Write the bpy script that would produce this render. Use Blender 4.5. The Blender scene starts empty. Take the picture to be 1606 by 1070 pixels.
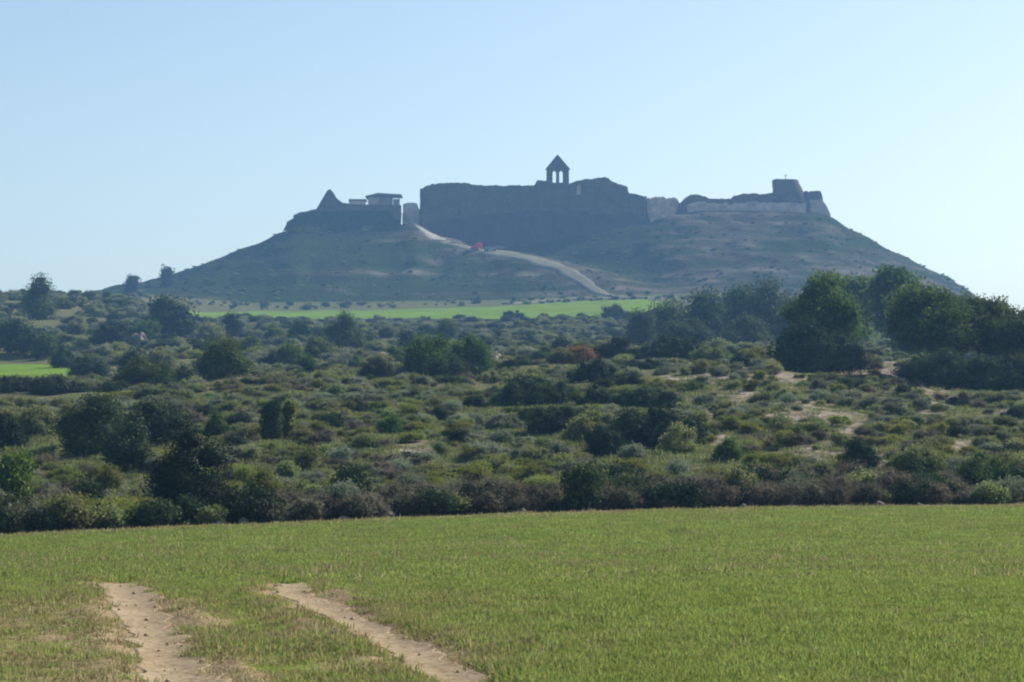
import bpy, math, random
import numpy as np
from mathutils import Vector, Matrix

random.seed(7)
RNG = np.random.default_rng(7)
S = bpy.context.scene
COL = S.collection
R = math.radians

# ------------------------------------------------------------------ camera, light, exposure
F_PX, CX, CY, EYE = 3123.0, 803.0, 535.0, 1.5
PITCH = math.atan((690 - CY) / F_PX)
cam = bpy.data.cameras.new('camera'); camo = bpy.data.objects.new('camera', cam); COL.objects.link(camo)
camo.location = (0, 0, EYE); camo.rotation_euler = (R(90) + PITCH, 0, 0)
cam.sensor_width = 36; cam.lens = 36 * F_PX / 1606.0; cam.clip_start = 0.1; cam.clip_end = 20000
S.camera = camo

SUN_EL, SUN_AZ = R(35), R(50)            # azimuth clockwise from the view direction (+Y)
w = bpy.data.worlds.new('World'); S.world = w; w.use_nodes = True
wn = w.node_tree.nodes; wl = w.node_tree.links
bg = wn['Background']; sky = wn.new('ShaderNodeTexSky')
sky.sky_type = 'NISHITA'; sky.sun_disc = False
sky.sun_elevation = SUN_EL; sky.sun_rotation = SUN_AZ
sky.altitude = 300; sky.air_density = 1.2; sky.dust_density = 1.0; sky.ozone_density = 0.7
bg.inputs[1].default_value = 0.078
wl.new(sky.outputs[0], bg.inputs[0])
sd = bpy.data.lights.new('sun', 'SUN'); sd.energy = 4.9; sd.angle = R(0.6); sd.color = (1.0, 0.93, 0.82)
so = bpy.data.objects.new('sun', sd); COL.objects.link(so)
sv = Vector((math.sin(SUN_AZ) * math.cos(SUN_EL), math.cos(SUN_AZ) * math.cos(SUN_EL), math.sin(SUN_EL)))
so.rotation_euler = sv.to_track_quat('Z', 'Y').to_euler(); so.location = (200, 100, 300)
S.view_settings.view_transform = 'Standard'; S.view_settings.look = 'None'
S.view_settings.exposure = 0.9; S.view_settings.gamma = 1.0
S.cycles.volume_bounces = 1; S.cycles.max_bounces = 6; S.cycles.transparent_max_bounces = 8
S.cycles.filter_width = 2.1

HAZE_DENSITY = 0.00041

# ------------------------------------------------------------------ helpers
def at(px, py, D):
    """point at ground distance D whose direction is that of pixel (px, py) of the 1606x1070 photograph"""
    dz = D * math.tan(PITCH + math.atan((CY - py) / F_PX))
    depth = D * math.cos(PITCH) + dz * math.sin(PITCH)
    return Vector(((px - CX) * depth / F_PX, D, EYE + dz))

def zof(py, D):
    return EYE + D * np.tan(PITCH + np.arctan((CY - np.asarray(py, float)) / F_PX))

def lin(r, g, b):
    f = lambda c: (c / 255 / 12.92) if c / 255 <= 0.04045 else ((c / 255 + 0.055) / 1.055) ** 2.4
    return (f(r), f(g), f(b), 1)

def hash2(ix, iy, seed):
    h = (ix.astype(np.int64) * 374761393 + iy.astype(np.int64) * 668265263 + seed * 1442695041) & 0xffffffff
    h = ((h ^ (h >> 13)) * 1274126177) & 0xffffffff
    h = h ^ (h >> 16)
    return (h & 0xffff) / 65535.0

def vnoise(x, y, seed=0):
    x = np.asarray(x, float); y = np.asarray(y, float)
    ix = np.floor(x); iy = np.floor(y); fx = x - ix; fy = y - iy
    fx = fx * fx * (3 - 2 * fx); fy = fy * fy * (3 - 2 * fy)
    a = hash2(ix, iy, seed); b = hash2(ix + 1, iy, seed); c = hash2(ix, iy + 1, seed); d = hash2(ix + 1, iy + 1, seed)
    return (a * (1 - fx) + b * fx) * (1 - fy) + (c * (1 - fx) + d * fx) * fy

def fbm(x, y, seed=0, oct=4):
    t = 0; amp = 0.5; s = 0
    x = np.asarray(x, float); y = np.asarray(y, float)
    for k in range(oct):
        t = t + amp * vnoise(x * 2 ** k + 17 * k, y * 2 ** k - 9 * k, seed + k); s += amp; amp *= 0.5
    return t / s          # 0..1

def tag(o, label=None, cat=None, group=None, kind=None):
    if label: o['label'] = label
    if cat: o['category'] = cat
    if group: o['group'] = group
    if kind: o['kind'] = kind
    return o

def mesh_np(name, V, Fq, mat, smooth=False, attrs=None):
    """V (n,3); Fq (m,k) all faces with k corners"""
    V = np.asarray(V, np.float32); Fq = np.asarray(Fq, np.int32)
    me = bpy.data.meshes.new(name)
    k = Fq.shape[1]; m = len(Fq)
    me.vertices.add(len(V)); me.vertices.foreach_set('co', V.ravel())
    me.loops.add(m * k); me.loops.foreach_set('vertex_index', Fq.ravel())
    me.polygons.add(m); me.polygons.foreach_set('loop_start', np.arange(0, m * k, k, dtype=np.int32))
    if attrs:
        for an, av in attrs.items():
            a = me.attributes.new(an, 'FLOAT', 'POINT'); a.data.foreach_set('value', np.asarray(av, np.float32))
    me.update(calc_edges=True)
    if smooth: me.polygons.foreach_set('use_smooth', np.ones(m, bool))
    if mat: me.materials.append(mat)
    return me

def link(name, me, parent=None, loc=None):
    o = bpy.data.objects.new(name, me); COL.objects.link(o)
    if parent is not None: o.parent = parent
    if loc is not None: o.location = loc
    return o

def empty(name, loc, label, cat, group=None):
    o = bpy.data.objects.new(name, None); COL.objects.link(o); o.location = loc
    o.empty_display_size = 0.5
    return tag(o, label, cat, group)

# ------------------------------------------------------------------ materials
class NT:
    def __init__(s, name):
        s.m = bpy.data.materials.new(name); s.m.use_nodes = True
        s.t = s.m.node_tree; s.t.nodes.clear()
        s.out = s.t.nodes.new('ShaderNodeOutputMaterial')
    def n(s, typ, **kw):
        nd = s.t.nodes.new(typ)
        for k, v in kw.items():
            if k.startswith('i_'):
                nd.inputs[k[2:].replace('_', ' ')].default_value = v
            else: setattr(nd, k, v)
        return nd
    def l(s, a, b): s.t.links.new(a, b)
    def coord(s, which='Object'):
        return s.n('ShaderNodeTexCoord').outputs[which]
    def world(s): return s.n('ShaderNodeNewGeometry').outputs['Position']
    def noise(s, vec, scale, detail=4, rough=0.55, stretch=None):
        if stretch:
            mp = s.n('ShaderNodeMapping'); mp.inputs['Scale'].default_value = stretch; s.l(vec, mp.inputs[0]); vec = mp.outputs[0]
        nd = s.n('ShaderNodeTexNoise'); nd.inputs['Scale'].default_value = scale
        nd.inputs['Detail'].default_value = detail; nd.inputs['Roughness'].default_value = rough
        s.l(vec, nd.inputs['Vector']); return nd.outputs['Fac']
    def ramp(s, fac, stops):
        r = s.n('ShaderNodeValToRGB'); e = r.color_ramp.elements
        while len(e) > 1: e.remove(e[-1])
        e[0].position = stops[0][0]; e[0].color = stops[0][1]
        for p, c in stops[1:]:
            q = e.new(p); q.color = c
        s.l(fac, r.inputs[0]); return r.outputs[0]
    def mix(s, fac, a, b, mode='MIX'):
        m = s.n('ShaderNodeMix', data_type='RGBA', blend_type=mode)
        for sock, v in ((m.inputs[0], fac), (m.inputs[6], a), (m.inputs[7], b)):
            if hasattr(v, 'node'): s.l(v, sock)
            else: sock.default_value = v
        return m.outputs[2]
    def attr(s, name): return s.n('ShaderNodeAttribute', attribute_name=name).outputs['Fac']
    def math(s, op, a, b=0.0, clamp=False):
        m = s.n('ShaderNodeMath', operation=op); m.use_clamp = clamp
        for i, v in enumerate((a, b)):
            if hasattr(v, 'node'): s.l(v, m.inputs[i])
            else: m.inputs[i].default_value = v
        return m.outputs[0]
    def bsdf(s, col, rough=0.9, bump=None, dist=0.05, spec=0.0):
        p = s.n('ShaderNodeBsdfPrincipled'); p.inputs['Roughness'].default_value = rough
        p.inputs['Specular IOR Level'].default_value = spec
        if hasattr(col, 'node'): s.l(col, p.inputs['Base Color'])
        else: p.inputs['Base Color'].default_value = col
        if bump is not None:
            b = s.n('ShaderNodeBump'); b.inputs['Distance'].default_value = dist; b.inputs['Strength'].default_value = 0.8
            s.l(bump, b.inputs['Height']); s.l(b.outputs[0], p.inputs['Normal'])
        s.l(p.outputs[0], s.out.inputs[0]); return p

BLK, WHT = (0, 0, 0, 1), (1, 1, 1, 1)

def leaf_mat(name, ca, cb, cc, transl=0.3, patch=None):
    t = NT(name)
    rnd = t.n('ShaderNodeObjectInfo').outputs['Random']
    c = t.ramp(t.attr('tint'), [(0.0, ca), (0.55, cb), (1.0, cc)])
    if patch:
        pn = t.noise(t.world(), 0.22, 5, 0.6, (1, 0.45, 1)); c = t.mix(t.ramp(pn, [(0.40, BLK), (0.66, (0.75, 0.75, 0.75, 1))]), c, patch)
    v = t.math('ADD', t.math('MULTIPLY', rnd, 0.7), 0.65)
    hs = t.n('ShaderNodeHueSaturation'); t.l(c, hs.inputs['Color']); t.l(v, hs.inputs['Value'])
    r2 = t.math('FRACT', t.math('MULTIPLY', rnd, 7.31))
    t.l(t.math('ADD', t.math('MULTIPLY', r2, 0.045), 0.478), hs.inputs['Hue'])
    d = t.n('ShaderNodeBsdfDiffuse'); tr = t.n('ShaderNodeBsdfTranslucent'); g = t.n('ShaderNodeBsdfGlossy')
    g.inputs['Roughness'].default_value = 0.7; g.inputs['Color'].default_value = (0.7, 0.75, 0.7, 1)
    t.l(hs.outputs[0], d.inputs[0]); t.l(hs.outputs[0], tr.inputs[0])
    m1 = t.n('ShaderNodeMixShader'); m1.inputs[0].default_value = transl
    t.l(d.outputs[0], m1.inputs[1]); t.l(tr.outputs[0], m1.inputs[2])
    m2 = t.n('ShaderNodeMixShader'); m2.inputs[0].default_value = 0.015
    t.l(m1.outputs[0], m2.inputs[1]); t.l(g.outputs[0], m2.inputs[2]); t.l(m2.outputs[0], t.out.inputs[0])
    return t.m

M = {}
M['pine'] = leaf_mat('pine_needles', (0.024, 0.044, 0.013, 1), (0.054, 0.09, 0.022, 1), (0.13, 0.17, 0.036, 1), 0.38)
M['dark'] = leaf_mat('juniper_leaves', (0.014, 0.028, 0.016, 1), (0.027, 0.047, 0.022, 1), (0.055, 0.08, 0.026, 1), 0.2)
M['black'] = leaf_mat('thorn_leaves', (0.010, 0.018, 0.010, 1), (0.018, 0.030, 0.014, 1), (0.036, 0.05, 0.018, 1), 0.15)
M['green'] = leaf_mat('fresh_leaves', (0.022, 0.048, 0.008, 1), (0.05, 0.095, 0.012, 1), (0.13, 0.19, 0.022, 1), 0.35)
M['grove'] = leaf_mat('grove_leaves', (0.028, 0.05, 0.028, 1), (0.052, 0.082, 0.04, 1), (0.095, 0.125, 0.055, 1), 0.35)  # grove foliage paler and bluer: extra distance haze put into the leaf colour
M['olive'] = leaf_mat('olive_leaves', (0.078, 0.104, 0.037, 1), (0.145, 0.172, 0.06, 1), (0.235, 0.25, 0.098, 1), 0.42)
M['grey'] = leaf_mat('grey_leaves', (0.088, 0.11, 0.068, 1), (0.155, 0.18, 0.113, 1), (0.245, 0.262, 0.168, 1), 0.4)
M['broom'] = leaf_mat('broom_stems', (0.075, 0.095, 0.018, 1), (0.14, 0.16, 0.028, 1), (0.23, 0.23, 0.05, 1), 0.4)
M['dry'] = leaf_mat('dry_twigs', (0.055, 0.05, 0.034, 1), (0.108, 0.097, 0.066, 1), (0.19, 0.168, 0.115, 1), 0.32)
M['rust'] = leaf_mat('rusty_leaves', (0.09, 0.05, 0.02, 1), (0.17, 0.09, 0.035, 1), (0.26, 0.15, 0.06, 1), 0.3)
M['grass'] = leaf_mat('grass_blades', (0.118, 0.162, 0.038, 1), (0.192, 0.25, 0.057, 1), (0.31, 0.365, 0.10, 1), 0.48, (0.19, 0.225, 0.06, 1))
M['straw'] = leaf_mat('straw_blades', (0.16, 0.14, 0.06, 1), (0.28, 0.24, 0.11, 1), (0.42, 0.36, 0.19, 1), 0.3)

def ground_mat():
    t = NT('scrub_ground'); P = t.world()
    n1 = t.noise(P, 0.09, 6, 0.6); n2 = t.noise(P, 0.9, 5, 0.65); n3 = t.noise(P, 5.0, 3)
    soil = t.ramp(n2, [(0.30, (0.15, 0.115, 0.08, 1)), (0.5, (0.21, 0.178, 0.135, 1)), (0.72, (0.36, 0.315, 0.25, 1))])
    herb = t.ramp(n3, [(0.35, (0.06, 0.068, 0.03, 1)), (0.55, (0.11, 0.115, 0.052, 1)), (0.72, (0.18, 0.17, 0.09, 1))])
    f = t.math('ADD', t.math('MULTIPLY', t.math('SUBTRACT', n1, 0.5), 1.4), t.attr('bare'))
    f = t.math('ADD', f, t.math('MULTIPLY', t.math('SUBTRACT', n2, 0.5), 1.1))
    fr = t.ramp(f, [(0.42, BLK), (0.62, WHT)])
    t.bsdf(t.mix(fr, herb, soil), 0.95, t.math('ADD', n3, n2), 0.15)
    return t.m

def hill_mat():
    t = NT('hill_ground'); P = t.world()
    n1 = t.noise(P, 0.03, 6, 0.62, (1, 1, 2.2)); n2 = t.noise(P, 0.22, 5, 0.6, (0.4, 0.4, 1.6)); n3 = t.noise(P, 1.2, 3)
    strata = t.noise(P, 0.09, 3, 0.5, (0.12, 0.12, 4.0))
    soil = t.ramp(n2, [(0.3, (0.03, 0.028, 0.02, 1)), (0.5, (0.075, 0.066, 0.05, 1)), (0.72, (0.165, 0.142, 0.112, 1))])
    herb = t.ramp(n3, [(0.3, (0.008, 0.013, 0.006, 1)), (0.65, (0.034, 0.052, 0.018, 1))])
    f = t.math('ADD', t.math('MULTIPLY', t.math('SUBTRACT', n1, 0.5), 1.5), t.attr('bare'))
    f = t.math('ADD', f, t.math('MULTIPLY', t.math('SUBTRACT', strata, 0.5), 1.6))
    f = t.math('ADD', f, t.math('MULTIPLY', t.math('SUBTRACT', n2, 0.5), 0.7))
    fr = t.ramp(f, [(0.30, BLK), (0.80, WHT)])
    t.bsdf(t.mix(fr, herb, soil), 0.95, t.math('ADD', n2, n3), 0.6)
    return t.m

def field_mat(name, green, brown, straw, near=True):
    t = NT(name); P = t.world()
    sc = 1.0 if near else 0.05
    n1 = t.noise(P, 0.16 * sc, 5, 0.6); n2 = t.noise(P, 2.2 * sc, 5, 0.65); n3 = t.noise(P, 24 * sc, 3)
    g = t.ramp(n2, [(0.3, tuple(x * 0.7 for x in green[:3]) + (1,)), (0.6, green), (0.8, tuple(min(1, x * 1.25) for x in green[:3]) + (1,))])
    s = t.ramp(n3, [(0.35, brown), (0.65, straw)])
    f = t.math('ADD', t.math('MULTIPLY', t.math('SUBTRACT', n2, 0.5), 1.1), t.attr('bare'))
    f = t.math('ADD', f, t.math('MULTIPLY', t.math('SUBTRACT', n1, 0.5), 0.7))
    fr = t.ramp(f, [(0.40, BLK), (0.62, WHT)])
    t.bsdf(t.mix(fr, g, s), 0.95, n3 if near else n2, 0.03)
    return t.m

M['ground'] = ground_mat()
M['hill'] = hill_mat()
M['field'] = field_mat('field_soil', (0.14, 0.18, 0.04, 1), (0.16, 0.115, 0.068, 1), (0.30, 0.235, 0.145, 1))
M['crop'] = field_mat('far_crop', (0.13, 0.21, 0.032, 1), (0.17, 0.16, 0.07, 1), (0.22, 0.22, 0.09, 1), False)

def dirt_mat(name, a, b, c, sc=1.0):
    t = NT(name); P = t.world()
    n1 = t.noise(P, 1.3 * sc, 6, 0.7); n2 = t.noise(P, 14 * sc, 4, 0.6); vo = t.n('ShaderNodeTexVoronoi'); vo.inputs['Scale'].default_value = 22 * sc
    t.l(P, vo.inputs['Vector'])
    c1 = t.ramp(n1, [(0.28, a), (0.5, b), (0.75, c)])
    c2 = t.mix(t.ramp(n2, [(0.35, (0.55, 0.5, 0.45, 1)), (0.6, WHT)]), c1, c1)
    c3 = t.mix(0.55, c1, t.ramp(n2, [(0.3, a), (0.62, c)]))
    t.bsdf(c3, 0.95, t.math('ADD', n2, vo.outputs['Distance']), 0.006 / sc)
    return t.m
M['track'] = dirt_mat('track_dirt', (0.15, 0.108, 0.065, 1), (0.245, 0.188, 0.12, 1), (0.35, 0.285, 0.195, 1))
M['path'] = dirt_mat('pale_path', (0.17, 0.155, 0.125, 1), (0.26, 0.24, 0.20, 1), (0.38, 0.355, 0.30, 1), 0.1)
M['path2'] = dirt_mat('grassy_path', (0.10, 0.10, 0.066, 1), (0.155, 0.15, 0.105, 1), (0.22, 0.21, 0.155, 1), 0.1)
M['earth'] = dirt_mat('earth_bank', (0.19, 0.135, 0.10, 1), (0.28, 0.21, 0.16, 1), (0.38, 0.31, 0.24, 1), 0.25)

def stone_mat(name, base, var=0.5, sc=1.0):
    t = NT(name); P = t.coord('Object')
    n1 = t.noise(P, 0.25 * sc, 6, 0.65); n2 = t.noise(P, 2.0 * sc, 5, 0.7)
    lo = tuple(x * (1 - var) for x in base[:3]) + (1,); hi = tuple(min(1, x * (1 + var)) for x in base[:3]) + (1,)
    c = t.ramp(n1, [(0.3, lo), (0.5, base), (0.72, hi)])
    c = t.mix(0.45, c, t.ramp(n2, [(0.3, lo), (0.7, hi)]))
    t.bsdf(c, 0.95, n2, 0.25 / sc)
    return t.m
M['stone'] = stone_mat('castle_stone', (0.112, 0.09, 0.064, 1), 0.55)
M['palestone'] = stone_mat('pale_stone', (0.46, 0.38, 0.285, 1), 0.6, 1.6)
M['rock'] = stone_mat('cliff_rock', (0.055, 0.048, 0.04, 1), 0.4)
M['fieldstone'] = stone_mat('field_stone', (0.24, 0.21, 0.17, 1), 0.35, 4)
M['white'] = stone_mat('white_plaster', (0.68, 0.66, 0.62, 1), 0.1)
M['metal'] = stone_mat('grey_metal', (0.22, 0.22, 0.23, 1), 0.15)
M['bark'] = stone_mat('bark', (0.10, 0.075, 0.055, 1), 0.4, 3)
def paint(name, col, rough=0.35, spec=0.5):
    t = NT(name); t.bsdf(t.mix(t.noise(t.coord(), 2.0, 2), col, tuple(min(1, x * 1.12) for x in col[:3]) + (1,)), rough, spec=spec); return t.m
M['red'] = paint('red_paint', (0.55, 0.03, 0.05, 1)); M['silver'] = paint('silver_paint', (0.22, 0.23, 0.26, 1))
M['bluegrey'] = paint('blue_grey_paint', (0.13, 0.15, 0.22, 1))
M['glass'] = paint('car_glass', (0.03, 0.035, 0.04, 1), 0.1, 0.8); M['rubber'] = paint('tyre_rubber', (0.02, 0.02, 0.02, 1), 0.9)

# ------------------------------------------------------------------ terrain height
PK = [-500, 0, 110, 200, 305, 400, 600, 800, 1000, 1200, 1400, 1606, 2100]
ROWS = {   # ground distance : image row of the ground, per column PK
 50:  [842, 841, 836, 832, 828, 826, 821, 817, 817, 817, 816, 815, 812],
 56:  [836, 835, 832, 829, 825, 822, 814, 808, 804, 801, 799, 799, 797],
 62:  [818, 817, 815, 812, 808, 806, 802, 799, 797, 795, 794, 794, 792],
 70:  [788, 786, 785, 783, 780, 778, 774, 770, 768, 766, 768, 770, 770],
 85:  [722, 720, 718, 715, 708, 700, 702, 705, 704, 700, 705, 715, 715],
 100: [668, 665, 664, 662, 660, 655, 652, 652, 648, 645, 650, 662, 665],
 130: [626, 622, 620, 618, 614, 610, 606, 598, 585, 582, 585, 597, 600],
 150: [612, 608, 606, 603, 598, 594, 592, 585, 566, 562, 567, 584, 590],
 180: [602, 599, 598, 590, 582, 580, 577, 573, 560, 557, 566, 596, 610],
 230: [578, 572, 572, 566, 560, 558, 560, 560, 553, 549, 560, 600, 620],
 300: [525, 520, 525, 532, 535, 535, 535, 535, 538, 540, 545, 570, 590],
 360: [485, 480, 485, 492, 512, 516, 515, 514, 513, 518, 530, 545, 560],
 420: [470, 463, 461, 470, 506, 504, 504, 504, 498, 498, 505, 520, 540],
 520: [490, 482, 475, 466, 491, 491, 489, 482, 474, 478, 488, 500, 520],
 570: [500, 490, 480, 460, 470, 480, 478, 474, 466, 468, 480, 495, 520],
}
SK = [(-500, 540), (0, 480), (100, 468), (150, 455), (200, 442), (240, 436), (270, 429), (300, 417), (350, 398), (400, 378),
      (430, 364), (455, 351), (500, 353), (560, 357), (622, 362), (634, 354), (650, 354), (672, 372), (760, 380), (900, 364), (1012, 342), (1080, 324),
      (1150, 323), (1290, 328), (1312, 336), (1350, 360), (1400, 386), (1450, 413), (1500, 443), (1550, 470), (1606, 495),
      (1700, 545), (2100, 610)]
PG = np.arange(-500, 2101, 10.0)
LG = np.linspace(math.log(8), math.log(6000), 620)
DG = np.exp(LG)
def build_table():
    Ds, Zs = [], []
    for D, z in ((6, 0.0), (14, 0.0), (19.0, 0.03), (21.0, 0.01), (23.5, -0.16), (30, -0.33), (40, -0.52)):
        Ds.append(D); Zs.append(np.full(len(PG), z))
    Zs[-1] = Zs[-1] + np.interp(PG, [-500, 0, 800, 2100], [-0.1, -0.08, 0, 0.03])
    for D, row in sorted(ROWS.items()):
        Ds.append(D); Zs.append(zof(np.interp(PG, PK, row), D))
    zF = Zs[-1]; zS = zof(np.interp(PG, [a for a, b in SK], [b for a, b in SK]), 690)
    plate = np.clip(np.interp(PG, [440, 470, 1290, 1320], [0, 1, 1, 0]), 0, 1)
    for D in (590, 610, 630, 650, 665, 678, 690):
        t = (D - 570) / 120
        g = t ** 1.12
        Ds.append(D); Zs.append(zF + (zS - zF) * g)
    for D, f in ((700, 0.99), (725, 0.97), (745, 0.94), (790, 0.72), (850, 0.42), (950, 0.22)):
        Ds.append(D); Zs.append(8 + (zS - 8) * f)
    for D, z in ((1200, 9), (2500, 4), (6000, 0)):
        Ds.append(D); Zs.append(np.full(len(PG), float(z)))
    Z = np.array(Zs); Ds = np.array(Ds, float)
    T = np.stack([np.interp(DG, Ds, Z[:, j]) for j in range(len(PG))], 1)
    k = np.array([1, 4, 6, 4, 1.]) / 16
    for _ in range(1):
        Tp = np.pad(T, ((2, 2), (2, 2)), 'edge')
        T1 = sum(k[i] * Tp[i:i + T.shape[0], 2:-2] for i in range(5))
        Tp = np.pad(T1, ((2, 2), (2, 2)), 'edge')
        T = sum(k[i] * Tp[2:-2, i:i + T.shape[1]] for i in range(5))
    return T
TAB = build_table()
SPUR = [(632, 354, 686), (660, 370, 676), (690, 382, 662), (760, 400, 648), (820, 420, 630), (880, 445, 606), (930, 462, 585)]
SPUR_XY = np.array([[at(a, b, d).x, d] for a, b, d in SPUR])
def seg_dist(x, y, pl):
    best = np.full(np.shape(x), 1e9); 
    for (x0, y0), (x1, y1) in zip(pl[:-1], pl[1:]):
        dx, dy = x1 - x0, y1 - y0
        t = np.clip(((x - x0) * dx + (y - y0) * dy) / (dx * dx + dy * dy), 0, 1)
        best = np.minimum(best, np.hypot(x - x0 - t * dx, y - y0 - t * dy))
    return best
def pix(x, y):
    return CX + F_PX * x / np.maximum(y, 8)
def smooth(a, b, t):
    t = np.clip((t - a) / (b - a), 0, 1); return t * t * (3 - 2 * t)
def flat(px, py):
    d = (EYE - 0.02) / -math.tan(PITCH + math.atan((CY - py) / F_PX)); return ((px - CX) * d / F_PX, d)
TRACK_L = np.array([flat(300, 1100), flat(288, 1062), flat(258, 1020), flat(236, 975), flat(212, 945), flat(194, 924), (-4.28, 21.6), (-4.55, 23.5)])
TRACK_R = np.array([flat(800, 1120), flat(722, 1062), flat(640, 1012), flat(560, 974), flat(500, 946), flat(460, 930), (-2.40, 21.6), (-2.8, 23.5)])
def trackness(x, y):
    return np.minimum(seg_dist(x, y, TRACK_L), seg_dist(x, y, TRACK_R))
def height(x, y):
    x = np.atleast_1d(np.asarray(x, float)); y = np.atleast_1d(np.asarray(y, float))
    P = np.clip(pix(x, y), -500, 2099.9); L = np.log(np.clip(y, 8, 5990))
    i = (P + 500) / 10; j = (L - LG[0]) / (LG[1] - LG[0])
    i0 = np.floor(i).astype(int); j0 = np.clip(np.floor(j).astype(int), 0, len(LG) - 2); i0 = np.clip(i0, 0, len(PG) - 2)
    fi = i - i0; fj = j - j0
    z = (TAB[j0, i0] * (1 - fi) + TAB[j0, i0 + 1] * fi) * (1 - fj) + (TAB[j0 + 1, i0] * (1 - fi) + TAB[j0 + 1, i0 + 1] * fi) * fj
    near = smooth(70, 54, y)
    z = z + near * (fbm(x * 1.1, y * 1.1, 3, 3) - 0.5) * 0.03
    cl = y < 25
    if cl.any():
        tr = trackness(x[cl], y[cl])
        z[cl] += -0.035 * np.exp(-(tr / 0.22) ** 2) + 0.03 * np.exp(-((tr - 0.42) / 0.14) ** 2) + (fbm(x[cl] * 5, y[cl] * 5, 4, 3) - 0.5) * (0.012 + 0.03 * smooth(0.3, 0.6, tr))
    mid = smooth(60, 80, y) * smooth(620, 300, y)
    fieldm = np.maximum(smooth(415, 425, y) * smooth(540, 520, y), smooth(160, 172, y) * smooth(240, 228, y) * smooth(200, 140, P))
    z = z + mid * (1 - fieldm) * ((fbm(x / 14, y / 14, 11, 4) - 0.5) * 1.5 + (fbm(x / 3, y / 3, 12, 3) - 0.5) * 0.5)
    hl = smooth(575, 610, y) * smooth(1100, 900, y)
    pl = smooth(684, 690, y) * smooth(760, 745, y) * smooth(430, 460, P) * smooth(1320, 1300, P)
    d = seg_dist(x, y, SPUR_XY)
    on = np.exp(-(d / 7) ** 2)
    amp = hl * (1 - pl) * (1 - on)
    gx = x + 14 * (fbm(x / 40, y / 40, 31, 2) - 0.5)
    ridge = np.abs(fbm(gx / 17, y / 70, 22, 3) - 0.5) * 2
    z = z + amp * ((ridge - 0.32) * 2.0 + (fbm(x / 9, y / 9, 23, 3) - 0.5) * 1.5)
    # terraces stepping round the hill
    z = z + amp * 0.28 * np.sin(z * 2 * math.pi / 6.5 + 1.5 * fbm(x / 30, y / 30, 29, 2))
    z = z + hl * 4.2 * np.exp(-(d / 20) ** 2) * smooth(690, 676, y)
    dr = seg_dist(x, y, SPUR_XY + np.array([26.0, 6.0]))
    z = z - hl * 3.5 * np.exp(-(dr / 13) ** 2) * smooth(686, 665, y)
    return z
def h1(x, y): return float(height(x, y)[0])

def edgeD(P): return np.interp(P, [-500, 0, 400, 800, 1200, 1606, 2100], [49.5, 50.5, 54.0, 57.5, 60.5, 62.5, 63])

# near rows dense (m), far rows geometric
def grid_sheet(name, svals, dvals, mat, barefn=None, lift=0.0, smooth_=True):
    s, d = np.meshgrid(svals, dvals)
    X = s * (d + 10) ; Y = d
    Z = height(X.ravel(), Y.ravel()).reshape(X.shape) + lift
    V = np.stack([X.ravel(), Y.ravel(), Z.ravel()], 1)
    nr, nc = X.shape
    a = (np.arange(nr - 1)[:, None] * nc + np.arange(nc - 1)[None]).ravel()
    Fq = np.stack([a, a + 1, a + nc + 1, a + nc], 1)
    attrs = {'bare': (barefn(V[:, 0], V[:, 1]) if barefn else np.full(len(V), 0.5))}
    return mesh_np(name, V, Fq, mat, smooth_, attrs)

def svals(inner=0.30, n=420, outer=3.0):
    a = np.linspace(-inner, inner, n)
    o = np.geomspace(inner, outer, 24)[1:]
    return np.concatenate([-o[::-1], a, o])

BARE_SPOTS = [(1280, 712, 30), (1325, 690, 24), (1245, 662, 22), (1310, 655, 20), (1265, 635, 18), (1440, 600, 24), (1340, 672, 18), (1165, 632, 18), (1110, 650, 16),
              (1500, 700, 22), (1560, 715, 20), (1480, 625, 18), (650, 700, 36), (600, 560, 26), (1590, 650, 20), (1130, 690, 16), (1370, 725, 16)]
def row_of(x, y, z):
    ang = np.arctan2(z - EYE, y)
    return CY - F_PX * np.tan(ang - PITCH)
def bare_mid(x, y):
    z = height(x, y); px = pix(x, y); py = row_of(x, y, z)
    b = np.full(len(x), 0.30)
    b += 0.21 * smooth(950, 1150, px) * smooth(60, 100, y) * smooth(220, 150, y)
    for a, c, r in BARE_SPOTS:
        b += 0.42 * np.exp(-(((px - a) / r) ** 2 + ((py - c) / (r * 0.6)) ** 2)) * (y < 260)
    b += 0.10 * smooth(300, 400, y) * smooth(250, 150, px) - 0.12 * smooth(190, 240, y) - 0.14 * smooth(420, 520, y)
    return b
def bare_hill(x, y):
    z = height(x, y); px = pix(x, y); py = row_of(x, y, z)
    b = np.full(len(x), 0.13)
    b += 0.36 * smooth(980, 1120, px)
    for a, c, rx, ry, s in [(1150, 375, 70, 30, 0.35), (1180, 335, 60, 14, 0.35), (1050, 330, 40, 16, 0.5), (1020, 450, 90, 18, 0.35), (850, 435, 60, 16, 0.3), (900, 468, 90, 12, 0.5)]:
        b += s * np.exp(-(((px - a) / rx) ** 2 + ((py - c) / ry) ** 2))
    b += 0.55 * np.exp(-(seg_dist(x, y, SPUR_XY + np.array([4.0, 0])) / 12) ** 2)
    return b
def bare_field(x, y):
    px = pix(x, y)
    b = np.full(len(x), 0.28)
    b += 0.45 * smooth(-8.0, -0.5, y - edgeD(px))
    b += 0.14 * smooth(21.5, 17, y) * smooth(1000, 500, px)
    b += 0.12 * smooth(20, 15, y) * smooth(260, 60, px)
    tr = trackness(x, y); b += 0.55 * np.exp(-(tr / 0.45) ** 2) * (y < 26)
    return b

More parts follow.
